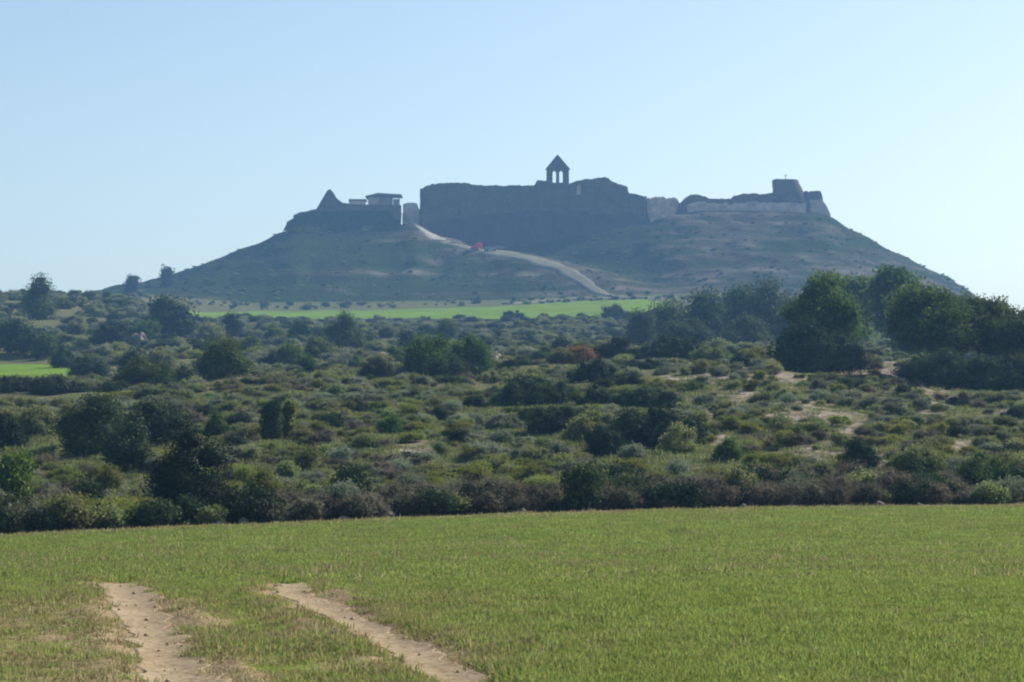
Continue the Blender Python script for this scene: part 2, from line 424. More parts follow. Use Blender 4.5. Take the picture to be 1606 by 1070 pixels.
# split of the ground into near field, scrubland and hill sheets that share rows at the seams
sv_ = svals()
d_field_far = 63.0
dn = np.concatenate([[-5, 0, 4, 8], np.arange(9, 24, 0.06), np.arange(24, 47, 0.2)])
def strip_sheet(name, ulist, d0fn, d1fn, nrows, mat, barefn, power=1.0, lift=0.0):
    """sheet between two depth curves (functions of the column)"""
    u = np.asarray(ulist)
    t = np.linspace(0, 1, nrows) ** power
    P0 = d0fn(u); P1 = d1fn(u)
    D = P0[None] + (P1 - P0)[None] * t[:, None]
    X = u[None] * (D + 10)
    Z = height(X.ravel(), D.ravel()).reshape(X.shape) + lift
    V = np.stack([X.ravel(), D.ravel(), Z.ravel()], 1)
    nr, nc = X.shape
    a = (np.arange(nr - 1)[:, None] * nc + np.arange(nc - 1)[None]).ravel()
    Fq = np.stack([a, a + 1, a + nc + 1, a + nc], 1)
    return mesh_np(name, V, Fq, mat, True, {'bare': barefn(V[:, 0], V[:, 1])})
def u_edge(u):   # depth of the field's far edge on the ray-like column u
    D = np.full(len(u), 56.0)
    for _ in range(6):
        D = edgeD(pix(u * (D + 10), D))
    return D
o = link('field', strip_sheet('field', sv_, lambda u: np.full(len(u), -5.0), lambda u: np.full(len(u), 24.0), 330, M['field'], bare_field)); tag(o, kind='structure')
o2 = strip_sheet('field_far', sv_, lambda u: np.full(len(u), 24.0), u_edge, 150, M['field'], bare_field)
import bmesh
bm = bmesh.new(); bm.from_mesh(o.data); bm.from_mesh(o2); bmesh.ops.remove_doubles(bm, verts=bm.verts, dist=0.001); bm.to_mesh(o.data); bm.free()
t_ = link('terrain', strip_sheet('terrain', sv_, u_edge, lambda u: np.full(len(u), 575.0), 520, M['ground'], bare_mid, 1.9)); tag(t_, kind='structure')
sh_ = svals(0.30, 480, 3.0)
hn = strip_sheet('hill', sv_, lambda u: np.full(len(u), 575.0), lambda u: np.full(len(u), 860.0), 230, M['hill'], bare_hill)
t2 = link('hill', hn); tag(t2, kind='structure')
t3 = link('far_ground', strip_sheet('far_ground', sv_, lambda u: np.full(len(u), 860.0), lambda u: np.full(len(u), 5800.0), 40, M['ground'], bare_hill, 2.0)); tag(t3, kind='structure')

# distant green fields, sheets a little above the terrain
def field_sheet(name, cols, mat, lift, n=60, nr=30):
    """cols: list of (px, Dnear, Dfar)"""
    px = np.linspace(cols[0][0], cols[-1][0], n)
    d0 = np.interp(px, [c[0] for c in cols], [c[1] for c in cols]); d1 = np.interp(px, [c[0] for c in cols], [c[2] for c in cols])
    d0 = d0 + (fbm(px / 30, px * 0, 5, 3) - 0.5) * 8 * (lift > 0.2); d1 = d1 + (fbm(px / 24, px * 0, 6, 3) - 0.5) * 14 * (lift > 0.2)
    t = np.linspace(0, 1, nr)
    D = d0[None] + (d1 - d0)[None] * t[:, None]
    X = (px[None] - CX) * D / F_PX
    Z = height(X.ravel(), D.ravel()).reshape(X.shape) + lift
    V = np.stack([X.ravel(), D.ravel(), Z.ravel()], 1); nr_, nc = X.shape
    a = (np.arange(nr_ - 1)[:, None] * nc + np.arange(nc - 1)[None]).ravel()
    me = mesh_np(name, V, np.stack([a, a + 1, a + nc + 1, a + nc], 1), mat, True, {'bare': np.full(len(V), 0.22)})
    return tag(link(name, me), kind='structure')
field_sheet('distant_field', [(285, 425, 505), (400, 425, 520), (600, 424, 520), (800, 424, 518), (900, 424, 535), (1000, 426, 535), (1060, 440, 510)], M['crop'], 0.35)
field_sheet('side_field', [(-250, 172, 226), (0, 172, 226), (60, 174, 227), (100, 182, 224), (122, 200, 212)], M['crop'], 0.12)

# ribbon paths
def ribbon(name, pts, widths, mat, lift, seed, n=80, cross=7, dip=0.12, bump=0.0):
    pts = np.array(pts, float); L = np.concatenate([[0], np.cumsum(np.hypot(*np.diff(pts, axis=0).T))])
    s = np.linspace(0, L[-1], n); X = np.interp(s, L, pts[:, 0]); Y = np.interp(s, L, pts[:, 1]); W = np.interp(s, L, widths)
    k = np.ones(9) / 9
    Xs = np.convolve(np.pad(X, 4, 'edge'), k, 'valid'); Ys = np.convolve(np.pad(Y, 4, 'edge'), k, 'valid')
    tx = np.gradient(Xs); ty = np.gradient(Ys); nn = np.hypot(tx, ty); nx, ny = -ty / nn, tx / nn
    V = []; 
    c = np.linspace(-1, 1, cross)
    jl = 1.5 * (fbm(s * 1.3 / np.mean(widths), s * 0, seed, 5) - 0.5); jr = 1.5 * (fbm(s * 1.3 / np.mean(widths), s * 0 + 5, seed + 9, 5) - 0.5)
    for q in c:
        off = q * W * 0.5 * (1 + 0.8 * (jl if q < 0 else jr))
        x = Xs + nx * off; y = Ys + ny * off
        z = height(x, y) + lift - (dip + lift) * (abs(q) > 0.99)
        if bump: z = z - bump * (1 - abs(q)) + (fbm(x * 3.2, y * 3.2, seed + 3, 4) - 0.5) * bump * 2.0
        V.append(np.stack([x, y, z], 1))
    V = np.stack(V, 1).reshape(-1, 3)
    a = (np.arange(n - 1)[:, None] * cross + np.arange(cross - 1)[None]).ravel()
    me = mesh_np(name, V, np.stack([a, a + 1, a + cross + 1, a + cross], 1)[:, ::-1], mat, True, {'bare': np.full(len(V), .5)})
    return tag(link(name, me), kind='structure')

def ground_at(px, py, d0=8.0, d1=60.0):
    for D in np.arange(d0, d1, 0.1):
        p = at(px, py, D)
        if p.z <= h1(p.x, p.y): return (p.x, p.y)
    p = at(px, py, d1); return (p.x, p.y)
ribbon('dirt_track', TRACK_L, [0.54, 0.50, 0.44, 0.42, 0.48, 0.58, 0.5, 0.2], M['track'], 0.007, 41, 420, 21, 0.015)
ribbon('dirt_track', TRACK_R, [0.50, 0.46, 0.38, 0.36, 0.34, 0.38, 0.3, 0.1], M['track'], 0.007, 57, 420, 21, 0.015)

def P2(px, D): return ((px - CX) * D / F_PX, D)
ribbon('castle_path', SPUR_XY[:3], [4, 8, 7], M['path'], 0.3, 71, 60, 7, 0.6)
ribbon('castle_path', list(map(tuple, SPUR_XY[2:])) + [P2(968, 568), P2(1000, 560)], [7, 10, 9, 7, 5, 3, 2], M['path2'], 0.3, 72, 90, 7, 0.6)
ribbon('farm_road', [P2(790, 548), P2(850, 562), P2(900, 566), P2(960, 560), P2(1010, 556), P2(1060, 560)], [3, 6, 5, 7, 5, 2], M['path2'], 0.4, 73, 90, 7, 1.0)

# ------------------------------------------------------------------ haze box (air)
def haze():
    x0, x1, y0, y1, z0, z1 = -17600, 17600, -30, 5900, -14, 118
    V = [(x0, y0, z0), (x1, y0, z0), (x1, y1, z0), (x0, y1, z0), (x0, y0, z1), (x1, y0, z1), (x1, y1, z1), (x0, y1, z1)]
    Fq = [(0, 3, 2, 1), (4, 5, 6, 7), (0, 1, 5, 4), (1, 2, 6, 5), (2, 3, 7, 6), (3, 0, 4, 7)]
    t = NT('haze_air'); v = t.n('ShaderNodeVolumePrincipled')
    v.inputs['Color'].default_value = (0.24, 0.48, 0.86, 1); v.inputs['Density'].default_value = HAZE_DENSITY
    v.inputs['Anisotropy'].default_value = 0.1
    t.l(v.outputs[0], t.out.inputs['Volume'])
    tag(link('haze', mesh_np('haze', V, Fq, t.m)), kind='stuff')

# ------------------------------------------------------------------ foliage meshes
def leaves(centers, dirs, size, aspect, tint, rng, droop=0.35, curl=True):
    """one quad per leaf, lying roughly across dirs"""
    n = len(centers)
    rv = rng.normal(size=(n, 3)); 
    nrm = dirs * (1 - droop) + rv * droop; nrm /= np.linalg.norm(nrm, axis=1)[:, None] + 1e-9
    a = np.cross(nrm, rng.normal(size=(n, 3))); a /= np.linalg.norm(a, axis=1)[:, None] + 1e-9
    b = np.cross(nrm, a)
    s = size * (0.5 + 0.9 * rng.random(n))[:, None]
    a = a * s; b = b * s * aspect
    V = np.stack([centers - a, centers - b * 0.9, centers + a, centers + b * 0.9], 1).reshape(-1, 3)
    Fq = np.arange(4 * n).reshape(n, 4)
    return V, Fq, np.repeat(tint, 4)

def ico(sub=2):
    bm = bmesh.new(); bmesh.ops.create_icosphere(bm, subdivisions=sub, radius=1)
    V = np.array([v.co[:] for v in bm.verts]); Fq = np.array([[v.index for v in f.verts] for f in bm.faces]); bm.free()
    return V, Fq
ICO = ico(2)

def crown_mesh(name, lobes, n, size, mat, seed, aspect=0.5, core=0.5, shell=0.22, floor=None, keep=None, sticks=0):
    """lobes: (x,y,z,rx,ry,rz). leaf quads spread through each lobe's outer shell over a solid core of the same foliage"""
    rng = np.random.default_rng(seed); L = np.array(lobes, float)
    wgt = (L[:, 3] * L[:, 5]); wgt = wgt / wgt.sum()
    k = rng.choice(len(L), n, p=wgt)
    d = rng.normal(size=(n, 3)); d /= np.linalg.norm(d, axis=1)[:, None]
    lump = vnoise(d[:, 0] * 2.6 + k * 3.1 + 10, d[:, 2] * 2.6 + d[:, 1] * 1.9 + 10, seed) 
    rr = 1 - shell * 1.3 * rng.random(n) ** 1.2 + (lump - 0.5) * 0.38 + shell * 0.25 * rng.normal(size=n)
    C = L[k, :3] + d * L[k, 3:6] * rr[:, None]
    tint = np.clip(0.18 + 0.55 * lump + 0.25 * rng.random(n) + 0.15 * (rng.random(len(L)) - 0.5)[k], 0, 1)
    if floor is not None:
        m = C[:, 2] > floor; C, d, tint = C[m], d[m], tint[m]
    V, Fq, T = leaves(C, d, size, aspect, tint, rng, 0.55)
    # triangles for the cores, quads for the leaves: cores as degenerate-free quads via tri -> separate mesh join
    tv, tf, tt = [], [], []
    base = len(V)
    for i, l in enumerate(L if core > 0 else []):
        v = ICO[0] * (1 + 0.22 * (vnoise(ICO[0][:, 0] * 2 + i, ICO[0][:, 2] * 2 + ICO[0][:, 1], seed + i) - 0.5))[:, None] * l[3:6] * core + l[:3]
        if floor is not None: v[:, 2] = np.maximum(v[:, 2], floor)
        tf.append(ICO[1] + base); base += len(v); tv.append(v); tt.append(np.full(len(v), 0.35))
    return mixed_mesh(name, np.concatenate([V] + tv), Fq, np.concatenate(tf) if core > 0 else np.zeros((0, 3), int), mat, np.concatenate([T] + tt))

def mixed_mesh(name, V, Q, Tr, mat, tint):
    me = bpy.data.meshes.new(name)
    V = np.asarray(V, np.float32)
    me.vertices.add(len(V)); me.vertices.foreach_set('co', V.ravel())
    li = np.concatenate([np.asarray(Q, np.int32).ravel(), np.asarray(Tr, np.int32).ravel()])
    me.loops.add(len(li)); me.loops.foreach_set('vertex_index', li)
    ls = np.concatenate([np.arange(len(Q)) * 4, len(Q) * 4 + np.arange(len(Tr)) * 3]).astype(np.int32)
    me.polygons.add(len(ls)); me.polygons.foreach_set('loop_start', ls)
    a = me.attributes.new('tint', 'FLOAT', 'POINT'); a.data.foreach_set('value', np.asarray(tint, np.float32))
    me.update(calc_edges=True); me.materials.append(mat)
    return me

def twig_mesh(name, n, mat, seed, h=1.0, spread=0.5, width=0.012, leafy=0, lean=0.8, core=True):
    """upright twiggy shrub: thin tapering shoots in branching fans from a woody base, with small leaves along them"""
    rng = np.random.default_rng(seed)
    ang = rng.random(n) * 2 * math.pi; rad = spread * np.sqrt(rng.random(n)) * 0.8
    lump = vnoise(np.cos(ang) * 1.8 + 9, np.sin(ang) * 1.8 + rad * 3, seed)
    bx, by = rad * np.cos(ang), rad * np.sin(ang)
    ln = h * (0.45 + 0.45 * rng.random(n)) * (0.75 + 0.5 * lump) * (1 - 0.35 * (rad / spread) ** 2)
    out = lean * rad / spread * ln * 0.55
    base = np.stack([bx, by, ln * 0.15 * rng.random(n)], 1)
    tip = np.stack([bx + np.cos(ang) * out + rng.normal(size=n) * 0.08 * h, by + np.sin(ang) * out + rng.normal(size=n) * 0.08 * h, ln], 1)
    mid = (base + tip) / 2 + rng.normal(size=(n, 3)) * 0.03 * h
    side = np.stack([-np.sin(rng.random(n) * 6.28), np.cos(rng.random(n) * 6.28), np.zeros(n)], 1); side /= np.linalg.norm(side, axis=1)[:, None] + 1e-6
    w_ = width * (0.7 + 0.6 * rng.random(n))[:, None]
    tint = np.clip(0.15 + 0.5 * lump + 0.4 * rng.random(n), 0, 1)
    V1 = np.stack([base - side * w_, base + side * w_, mid + side * w_, mid - side * w_], 1)
    V2 = np.stack([mid - side * w_, mid + side * w_, tip + side * w_ * 0.3, tip - side * w_ * 0.3], 1)
    V = np.concatenate([V1.reshape(-1, 3), V2.reshape(-1, 3)]); T = np.concatenate([np.repeat(tint, 4)] * 2)
    if leafy:
        k = rng.choice(n, leafy); t = (0.35 + 0.65 * rng.random(leafy))[:, None]
        c = base[k] * (1 - t) + tip[k] * t + rng.normal(size=(leafy, 3)) * 0.03 * h
        d = rng.normal(size=(leafy, 3)); d[:, 2] = np.abs(d[:, 2]); d /= np.linalg.norm(d, axis=1)[:, None]
        lv, lf, lt_ = leaves(c, d, width * 2.6, 0.5, np.clip(tint[k] + 0.15 * rng.random(leafy), 0, 1), rng, 0.5)
        V = np.concatenate([V, lv]); T = np.concatenate([T, lt_])
    nq = len(V) // 4
    tv, tf = np.zeros((0, 3)), np.zeros((0, 3), int)
    if core:
        v = ICO[0] * np.array([spread * 0.75, spread * 0.75, h * 0.36]) + np.array([0, 0, h * 0.24])
        v = v * (1 + 0.4 * (vnoise(ICO[0][:, 0] * 2.3, ICO[0][:, 2] * 2.3 + ICO[0][:, 1] * 2, seed + 1) - 0.5))[:, None]
        tf = ICO[1] + len(V); tv = v
    return mixed_mesh(name, np.concatenate([V, tv]), np.arange(nq * 4).reshape(nq, 4), tf, mat, np.concatenate([T, np.full(len(tv), 0.3)]))

def bush_lobes(rng, n, flat=0.8):
    L = [(0, 0, 0.34, 0.36, 0.36, 0.36 * flat)]
    for i in range(n):
        a = rng.random() * 6.28; r = 0.12 + 0.22 * rng.random(); s = 0.14 + 0.14 * rng.random()
        L.append((r * math.cos(a), r * math.sin(a), 0.16 + 0.42 * flat * rng.random(), s, s, s * 0.9))
    return L

def tube(bm, p0, p1, r0, r1, seg=7):
    p0, p1 = Vector(p0), Vector(p1); d = (p1 - p0).normalized(); a = d.orthogonal().normalized(); b = d.cross(a)
    rings = []
    for p, r in ((p0, r0), (p1, r1)):
        rings.append([bm.verts.new(p + (a * math.cos(2 * math.pi * i / seg) + b * math.sin(2 * math.pi * i / seg)) * r) for i in range(seg)])
    for i in range(seg):
        j = (i + 1) % seg
        bm.faces.new((rings[0][i], rings[0][j], rings[1][j], rings[1][i]))
    bm.faces.new(rings[1]); bm.faces.new(rings[0][::-1])

def bm_mesh(name, bm, mat):
    me = bpy.data.meshes.new(name); bm.normal_update(); bm.to_mesh(me); bm.free(); me.materials.append(mat); return me

def trunk_mesh(name, lobes, base_r, fork, seed):
    """tapering trunk of unit-high tree with limbs reaching into the crown lobes"""
    rng = random.Random(seed); bm = bmesh.new()
    k1 = Vector((rng.uniform(-.03, .03), rng.uniform(-.03, .03), fork * 0.5)); k2 = Vector((rng.uniform(-.05, .05), rng.uniform(-.05, .05), fork))
    tube(bm, (0, 0, -0.04), k1, base_r * 1.25, base_r); tube(bm, k1, k2, base_r, base_r * 0.85)
    for l in lobes:
        m = k2.lerp(Vector(l[:3]), 0.55) + Vector((0, 0, -0.03))
        tube(bm, k2 - Vector((0, 0, 0.02)), m, base_r * 0.55, base_r * 0.38, 5); tube(bm, m, l[:3], base_r * 0.38, base_r * 0.15, 5)
    return bm_mesh(name, bm, M['bark'])

# tree shapes of unit height; crown width about wr
def tree_shape(kind, seed, wr, n=9000, size=0.022):
    rng = np.random.default_rng(seed)
    L = []
    if kind == 'pine':
        N = int(15 + 8 * wr * wr)
        for i in range(N):
            a = i * 2.4 + rng.random(); q = math.sqrt(rng.random()); sz = 0.12 + 0.12 * rng.random()
            top = (0.90 - 0.32 * q * q) * (0.88 + 0.14 * rng.random()); z = top - 0.5 * rng.random() ** 1.5 * (1 - 0.4 * q); r = max(0, wr * 0.5 - sz * 0.8) * q
            L.append((r * math.cos(a), r * math.sin(a), z, sz, sz, sz * 0.72))
        fork = 0.33
    elif kind == 'low':       # crown down to the ground
        N = int(14 + 10 * wr * wr)
        for i in range(N):
            a = i * 2.4 + rng.random(); q = math.sqrt(rng.random()); sz = 0.17 + 0.12 * rng.random()
            top = 0.84 * math.sqrt(max(0.12, 1 - q * q * 0.85)) * (0.72 + 0.38 * rng.random()); z = max(0.1, top * (1 - 0.6 * rng.random() ** 2)); r = max(0, wr * 0.5 - sz * 0.7) * q
            L.append((r * math.cos(a), r * math.sin(a), z, sz, sz, sz * 0.9))
        L.append((0, 0, 0.35, wr * 0.3, wr * 0.3, 0.3))
        fork = 0.25
    elif kind == 'upright':
        for i in range(10):
            a = rng.random() * 6.28; z = 0.12 + 0.75 * rng.random(); r = wr * 0.28 * rng.random()
            s = wr * (0.16 + 0.1 * rng.random()) * (1.15 - 0.5 * z)
            L.append((r * math.cos(a), r * math.sin(a), z, s, s, s * 1.3))
        L.append((0, 0, 0.45, wr * 0.3, wr * 0.3, 0.38))
        fork = 0.2
    return L, fork

TREES = {}
def get_tree(kind, seed, wr, matkey, n, size):
    key = (kind, seed, round(wr, 2), matkey)
    if key not in TREES:
        L, fork = tree_shape(kind, seed, wr)
        sc = 1.0
        top = max(l[2] + l[5] for l in L); 
        c = crown_mesh('crown', L, int(n * (0.9 + 0.35 * wr)), size * 1.2, M[matkey], seed, aspect=0.5, core=0.48, shell=0.5, floor=0.01)
        # normalise to unit height
        V = np.empty(len(c.vertices) * 3, np.float32); c.vertices.foreach_get('co', V); V = V.reshape(-1, 3); s = 1 / np.percentile(V[:, 2], 99.7); V *= s; c.vertices.foreach_set('co', V.ravel())
        tm = trunk_mesh('trunk', [tuple(x * s for x in l) for l in L[:7]], 0.028 if kind == 'pine' else 0.02, fork * s, seed)
        TREES[key] = (c, tm)
    return TREES[key]

def tree(name, px, ytop, wpx, D, kind, matkey, label, cat='tree', group=None, seed=1, n=9000, size=0.02, dz=0.0):
    p = at(px, ytop, D); gz = h1(p.x, p.y) - dz - (0.35 if kind != 'pine' else 0.1) * min(1.0, D / 120)
    H = p.z - gz
    if name == 'dark_bush' and D < 140: H *= 1.12; wpx *= 1.12
    W = wpx * D / F_PX
    wr = min(max(W / H, 0.4), 2.6)
    c, t = get_tree(kind, seed, round(wr * 5) / 5, matkey, n, size)
    e = empty(name, (p.x, p.y, gz), label, cat, group)
    co = link('crown', c, e); to = link('trunk', t, e)
    q = H * 1.05 * wr / (round(wr * 5) / 5); e.scale = (q, q, H); e.rotation_euler = (0, 0, (seed * 1.7 + px * 0.37) % 6.28)
    return e

# name, px, ytop, width px, distance, kind, material, label
G_RP = 'pines on the right-hand ridge'; G_HG = 'hazy trees of the grove behind the ridge'; G_LT = 'scattered trees of the left valley'
G_DB = 'dark bushes on the scrub slope'; G_SK = 'small trees on the hill skyline'
TL = [
 ('rust_bush', 912, 541, 40, 158, 'low', 'rust', 'small orange-brown bush on the crest left of the ridge thicket', 'autumn-coloured bushes', 9, 5000, .026),
 ('green_bush', 880, 546, 46, 157, 'low', 'broom', 'yellow-green bush left of the orange-brown bush on the crest', 'yellow-green bushes', 8, 6000, .026),
 ('green_bush', 1190, 545, 60, 140, 'low', 'broom', 'yellowish bush on the ridge between thicket and big rounded pine', 'yellow-green bushes', 10, 6000, .026),
 ('green_bush', 412, 735, 80, 63, 'low', 'broom', 'bright yellow-green bush right of the nearest dark bush', 'yellow-green bushes', 11, 9000, .02),
 ('green_bush', 452, 628, 14, 87, 'upright', 'broom', 'narrow yellow-green shoot at the right flank of the lone juniper', 'yellow-green bushes', 9, 3000, .03),  # added strip: sunlight on the juniper's right side put into yellow-green foliage
 ('grey_bush', 792, 650, 70, 95, 'low', 'grey', 'pale grey-green bush left of the dark bushes in the slope centre', 'pale grey bushes', 12, 8000, .022),
 ('pine_tree', 1292, 429, 120, 138, 'pine', 'pine', 'big rounded dark green pine standing alone left of the gap on the right ridge', G_RP, 1, 22000, .014),
 ('pine_tree', 1458, 450, 150, 134, 'pine', 'pine', 'broad pine just right of the ridge gap, highest of the spreading pine clump', G_RP, 2, 22000, .014),
 ('pine_tree', 1535, 466, 150, 136, 'pine', 'pine', 'flat-topped pine in the middle of the spreading clump at the right edge', G_RP, 3, 22000, .014),
 ('pine_tree', 1605, 486, 140, 133, 'pine', 'pine', 'sunlit pine cut by the right edge of the view', G_RP, 4, 22000, .014),
 ('pine_tree', 1656, 505, 110, 136, 'pine', 'pine', 'last pine of the clump beyond the right edge', G_RP, 5, 12000, .016),
 ('pine_tree', 1402, 421, 56, 205, 'pine', 'pine', 'square-topped hazy pine rising behind the gap in the right ridge', 'pines behind the right ridge', 6, 9000, .02),
 ('pine_tree', 1342, 434, 34, 220, 'pine', 'pine', 'small hazy pine close behind the big rounded pine', 'pines behind the right ridge', 7, 6000, .022),
 ('pine_tree', 1425, 452, 50, 190, 'low', 'pine', 'low hazy pine beneath the square-topped one in the gap', 'pines behind the right ridge', 16, 6000, .022),
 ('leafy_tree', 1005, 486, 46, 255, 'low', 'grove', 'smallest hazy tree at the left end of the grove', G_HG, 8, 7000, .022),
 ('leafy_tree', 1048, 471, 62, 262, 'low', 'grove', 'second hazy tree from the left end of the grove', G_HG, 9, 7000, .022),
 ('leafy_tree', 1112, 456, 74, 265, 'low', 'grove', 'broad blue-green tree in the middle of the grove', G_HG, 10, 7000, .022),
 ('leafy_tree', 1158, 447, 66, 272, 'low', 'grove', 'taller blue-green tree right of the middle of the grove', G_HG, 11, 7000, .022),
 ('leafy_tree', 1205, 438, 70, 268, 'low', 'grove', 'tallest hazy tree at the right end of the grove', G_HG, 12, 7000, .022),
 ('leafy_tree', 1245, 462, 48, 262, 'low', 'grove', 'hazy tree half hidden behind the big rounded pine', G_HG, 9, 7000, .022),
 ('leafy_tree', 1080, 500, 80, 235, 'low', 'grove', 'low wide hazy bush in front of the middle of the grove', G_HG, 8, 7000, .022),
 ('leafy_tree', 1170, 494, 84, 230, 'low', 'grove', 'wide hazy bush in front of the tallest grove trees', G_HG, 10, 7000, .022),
 ('leafy_tree', 62, 431, 58, 330, 'low', 'pine', 'dark round tree on the left skyline against the sky', G_LT, 13, 7000, .022),
 ('leafy_tree', 265, 464, 76, 300, 'low', 'dark', 'big dark round tree at the left end of the distant green field', G_LT, 14, 8000, .02),
 ('leafy_tree', 174, 506, 56, 270, 'low', 'dark', 'rounded dark tree left of the pinkish earth bank', G_LT, 15, 7000, .022),
 ('leafy_tree', 362, 490, 40, 310, 'low', 'dark', 'small round tree at the near edge of the distant field, left of centre', G_LT, 13, 5000, .024),
 ('leafy_tree', 30, 500, 96, 245, 'low', 'dark', 'large dark tree behind the small left field', G_LT, 14, 8000, .02),
 ('leafy_tree', -35, 484, 70, 250, 'low', 'dark', 'dark tree cut by the left edge above the small field', G_LT, 15, 7000, .022),
 ('leafy_tree', 72, 522, 40, 240, 'low', 'pine', 'lighter green tree at the right flank of the large dark tree', G_LT, 8, 5000, .024),
 ('leafy_tree', 540, 490, 74, 255, 'low', 'pine', 'rounded green tree rising over the distant field near the centre left', G_LT, 11, 8000, .02),
 ('leafy_tree', 140, 556, 66, 178, 'low', 'dark', 'dark spreading bush at the right end of the small left field', G_LT, 12, 8000, .02),
 ('leafy_tree', 205, 546, 40, 176, 'low', 'dark', 'little dark tree between the small field and the tall green tree', G_LT, 10, 5000, .024),
 ('leafy_tree', 225, 562, 92, 146, 'low', 'green', 'mid green rounded tree left of a darker neighbour', G_LT, 9, 12000, .018),
 ('leafy_tree', 290, 572, 58, 148, 'low', 'dark', 'very dark bush between two greener trees in the left valley', G_LT, 13, 9000, .02),
 ('leafy_tree', 350, 530, 86, 152, 'low', 'green', 'tall green tree with a sunlit right flank in the left valley', G_LT, 10, 14000, .018),
 ('leafy_tree', 673, 526, 72, 150, 'low', 'green', 'left tree of the pair in the middle of the scrub', 'tree pair in the middle of the scrub', 15, 12000, .018),
 ('leafy_tree', 738, 526, 74, 152, 'upright', 'green', 'right tree of the pair in the middle of the scrub, with upright crown', 'tree pair in the middle of the scrub', 14, 12000, .018),
 ('dark_bush', 708, 560, 92, 142, 'low', 'dark', 'low dark bush at the foot of the tree pair', G_DB, 8, 12000, .018),
 ('dark_bush', 592, 569, 48, 138, 'low', 'dark', 'compact black-green bush alone left of the tree pair', G_DB, 9, 9000, .02),
 ('dark_bush', 930, 567, 76, 125, 'low', 'dark', 'dome-shaped bush with lit right rim on the upper slope', G_DB, 10, 12000, .018),
 ('dark_bush', 965, 528, 90, 165, 'low', 'dark', 'dark bush at the left end of the ridge thicket', G_DB, 11, 9000, .02),
 ('dark_bush', 1060, 526, 120, 160, 'low', 'dark', 'widest dark bush of the ridge thicket below the grove', G_DB, 12, 12000, .018),
 ('dark_bush', 1312, 532, 90, 132, 'low', 'dark', 'dark undergrowth bush at the foot of the big rounded pine', G_DB, 13, 12000, .018),
 ('dark_bush', 1262, 512, 74, 134, 'low', 'dark', 'smaller bush at the left foot of the big rounded pine', G_DB, 15, 9000, .02),
 ('dark_bush', 840, 594, 112, 108, 'low', 'dark', 'broad dark bush in the centre of the slope', G_DB, 14, 14000, .017),
 ('dark_bush', 874, 640, 74, 92, 'low', 'dark', 'dark bush just below the broad one in the slope centre', G_DB, 15, 10000, .02),
 ('dark_bush', 1015, 610, 100, 104, 'low', 'dark', 'dark bush to the right of the slope centre, higher of two', G_DB, 8, 12000, .018),
 ('dark_bush', 935, 606, 60, 106, 'low', 'dark', 'small dark bush between the two broad dark bushes of the slope', G_DB, 13, 8000, .02),
 ('dark_bush', 1032, 646, 130, 87, 'low', 'dark', 'wide dark bush to the right of the slope centre, lower of two', G_DB, 9, 14000, .017),
 ('juniper', 425, 627, 54, 86, 'upright', 'dark', 'lone dense juniper with yellow-green right flank left of the slope centre', 'junipers', 10, 14000, .018),
 ('dark_bush', 150, 628, 124, 84, 'low', 'dark', 'large dark bush on the left part of the slope', G_DB, 11, 16000, .016),
 ('dark_bush', 245, 634, 92, 86, 'low', 'dark', 'reddish-tinged dark bush beside the large one on the left slope', G_DB, 12, 12000, .018),
 ('dark_bush', 302, 688, 132, 60, 'low', 'black', 'nearest and darkest bush, close to the field edge on the left', G_DB, 13, 22000, .013),
 ('dark_bush', 25, 592, 70, 132, 'low', 'dark', 'dark bush below the small left field, by the left edge', G_DB, 14, 9000, .02),
 ('dark_bush', 78, 592, 50, 130, 'low', 'dark', 'dark bush below the right half of the small left field', G_DB, 15, 9000, .02),
 ('dark_bush', 1490, 555, 150, 126, 'low', 'dark', 'undergrowth in deep shade under the spreading pines', G_DB, 8, 12000, .018),
 ('dark_bush', 1590, 560, 110, 126, 'low', 'dark', 'undergrowth at the right edge under the last pines', G_DB, 9, 12000, .018),
 ('dome_bush', 962, 477, 46, 405, 'low', 'dark', 'dome-shaped dark bush on the right part of the distant field', 'bushes of the distant field', 10, 4000, .03),
 ('dome_bush', 806, 487, 60, 412, 'low', 'dark', 'flat dark bush at the near edge of the distant field', 'bushes of the distant field', 11, 4000, .03),
 ('dome_bush', 583, 503, 26, 395, 'low', 'dark', 'little bush just below the distant field, right of the rounded green tree', 'bushes of the distant field', 12, 3000, .035),
 ('hill_tree', 207, 431, 24, 600, 'low', 'dark', 'small tree on the hill skyline, lower left one', G_SK, 8, 2500, .04),
 ('hill_tree', 262, 418, 13, 640, 'low', 'dark', 'tiny narrow tree on the hill skyline, upper right one', G_SK, 9, 2500, .04),
]
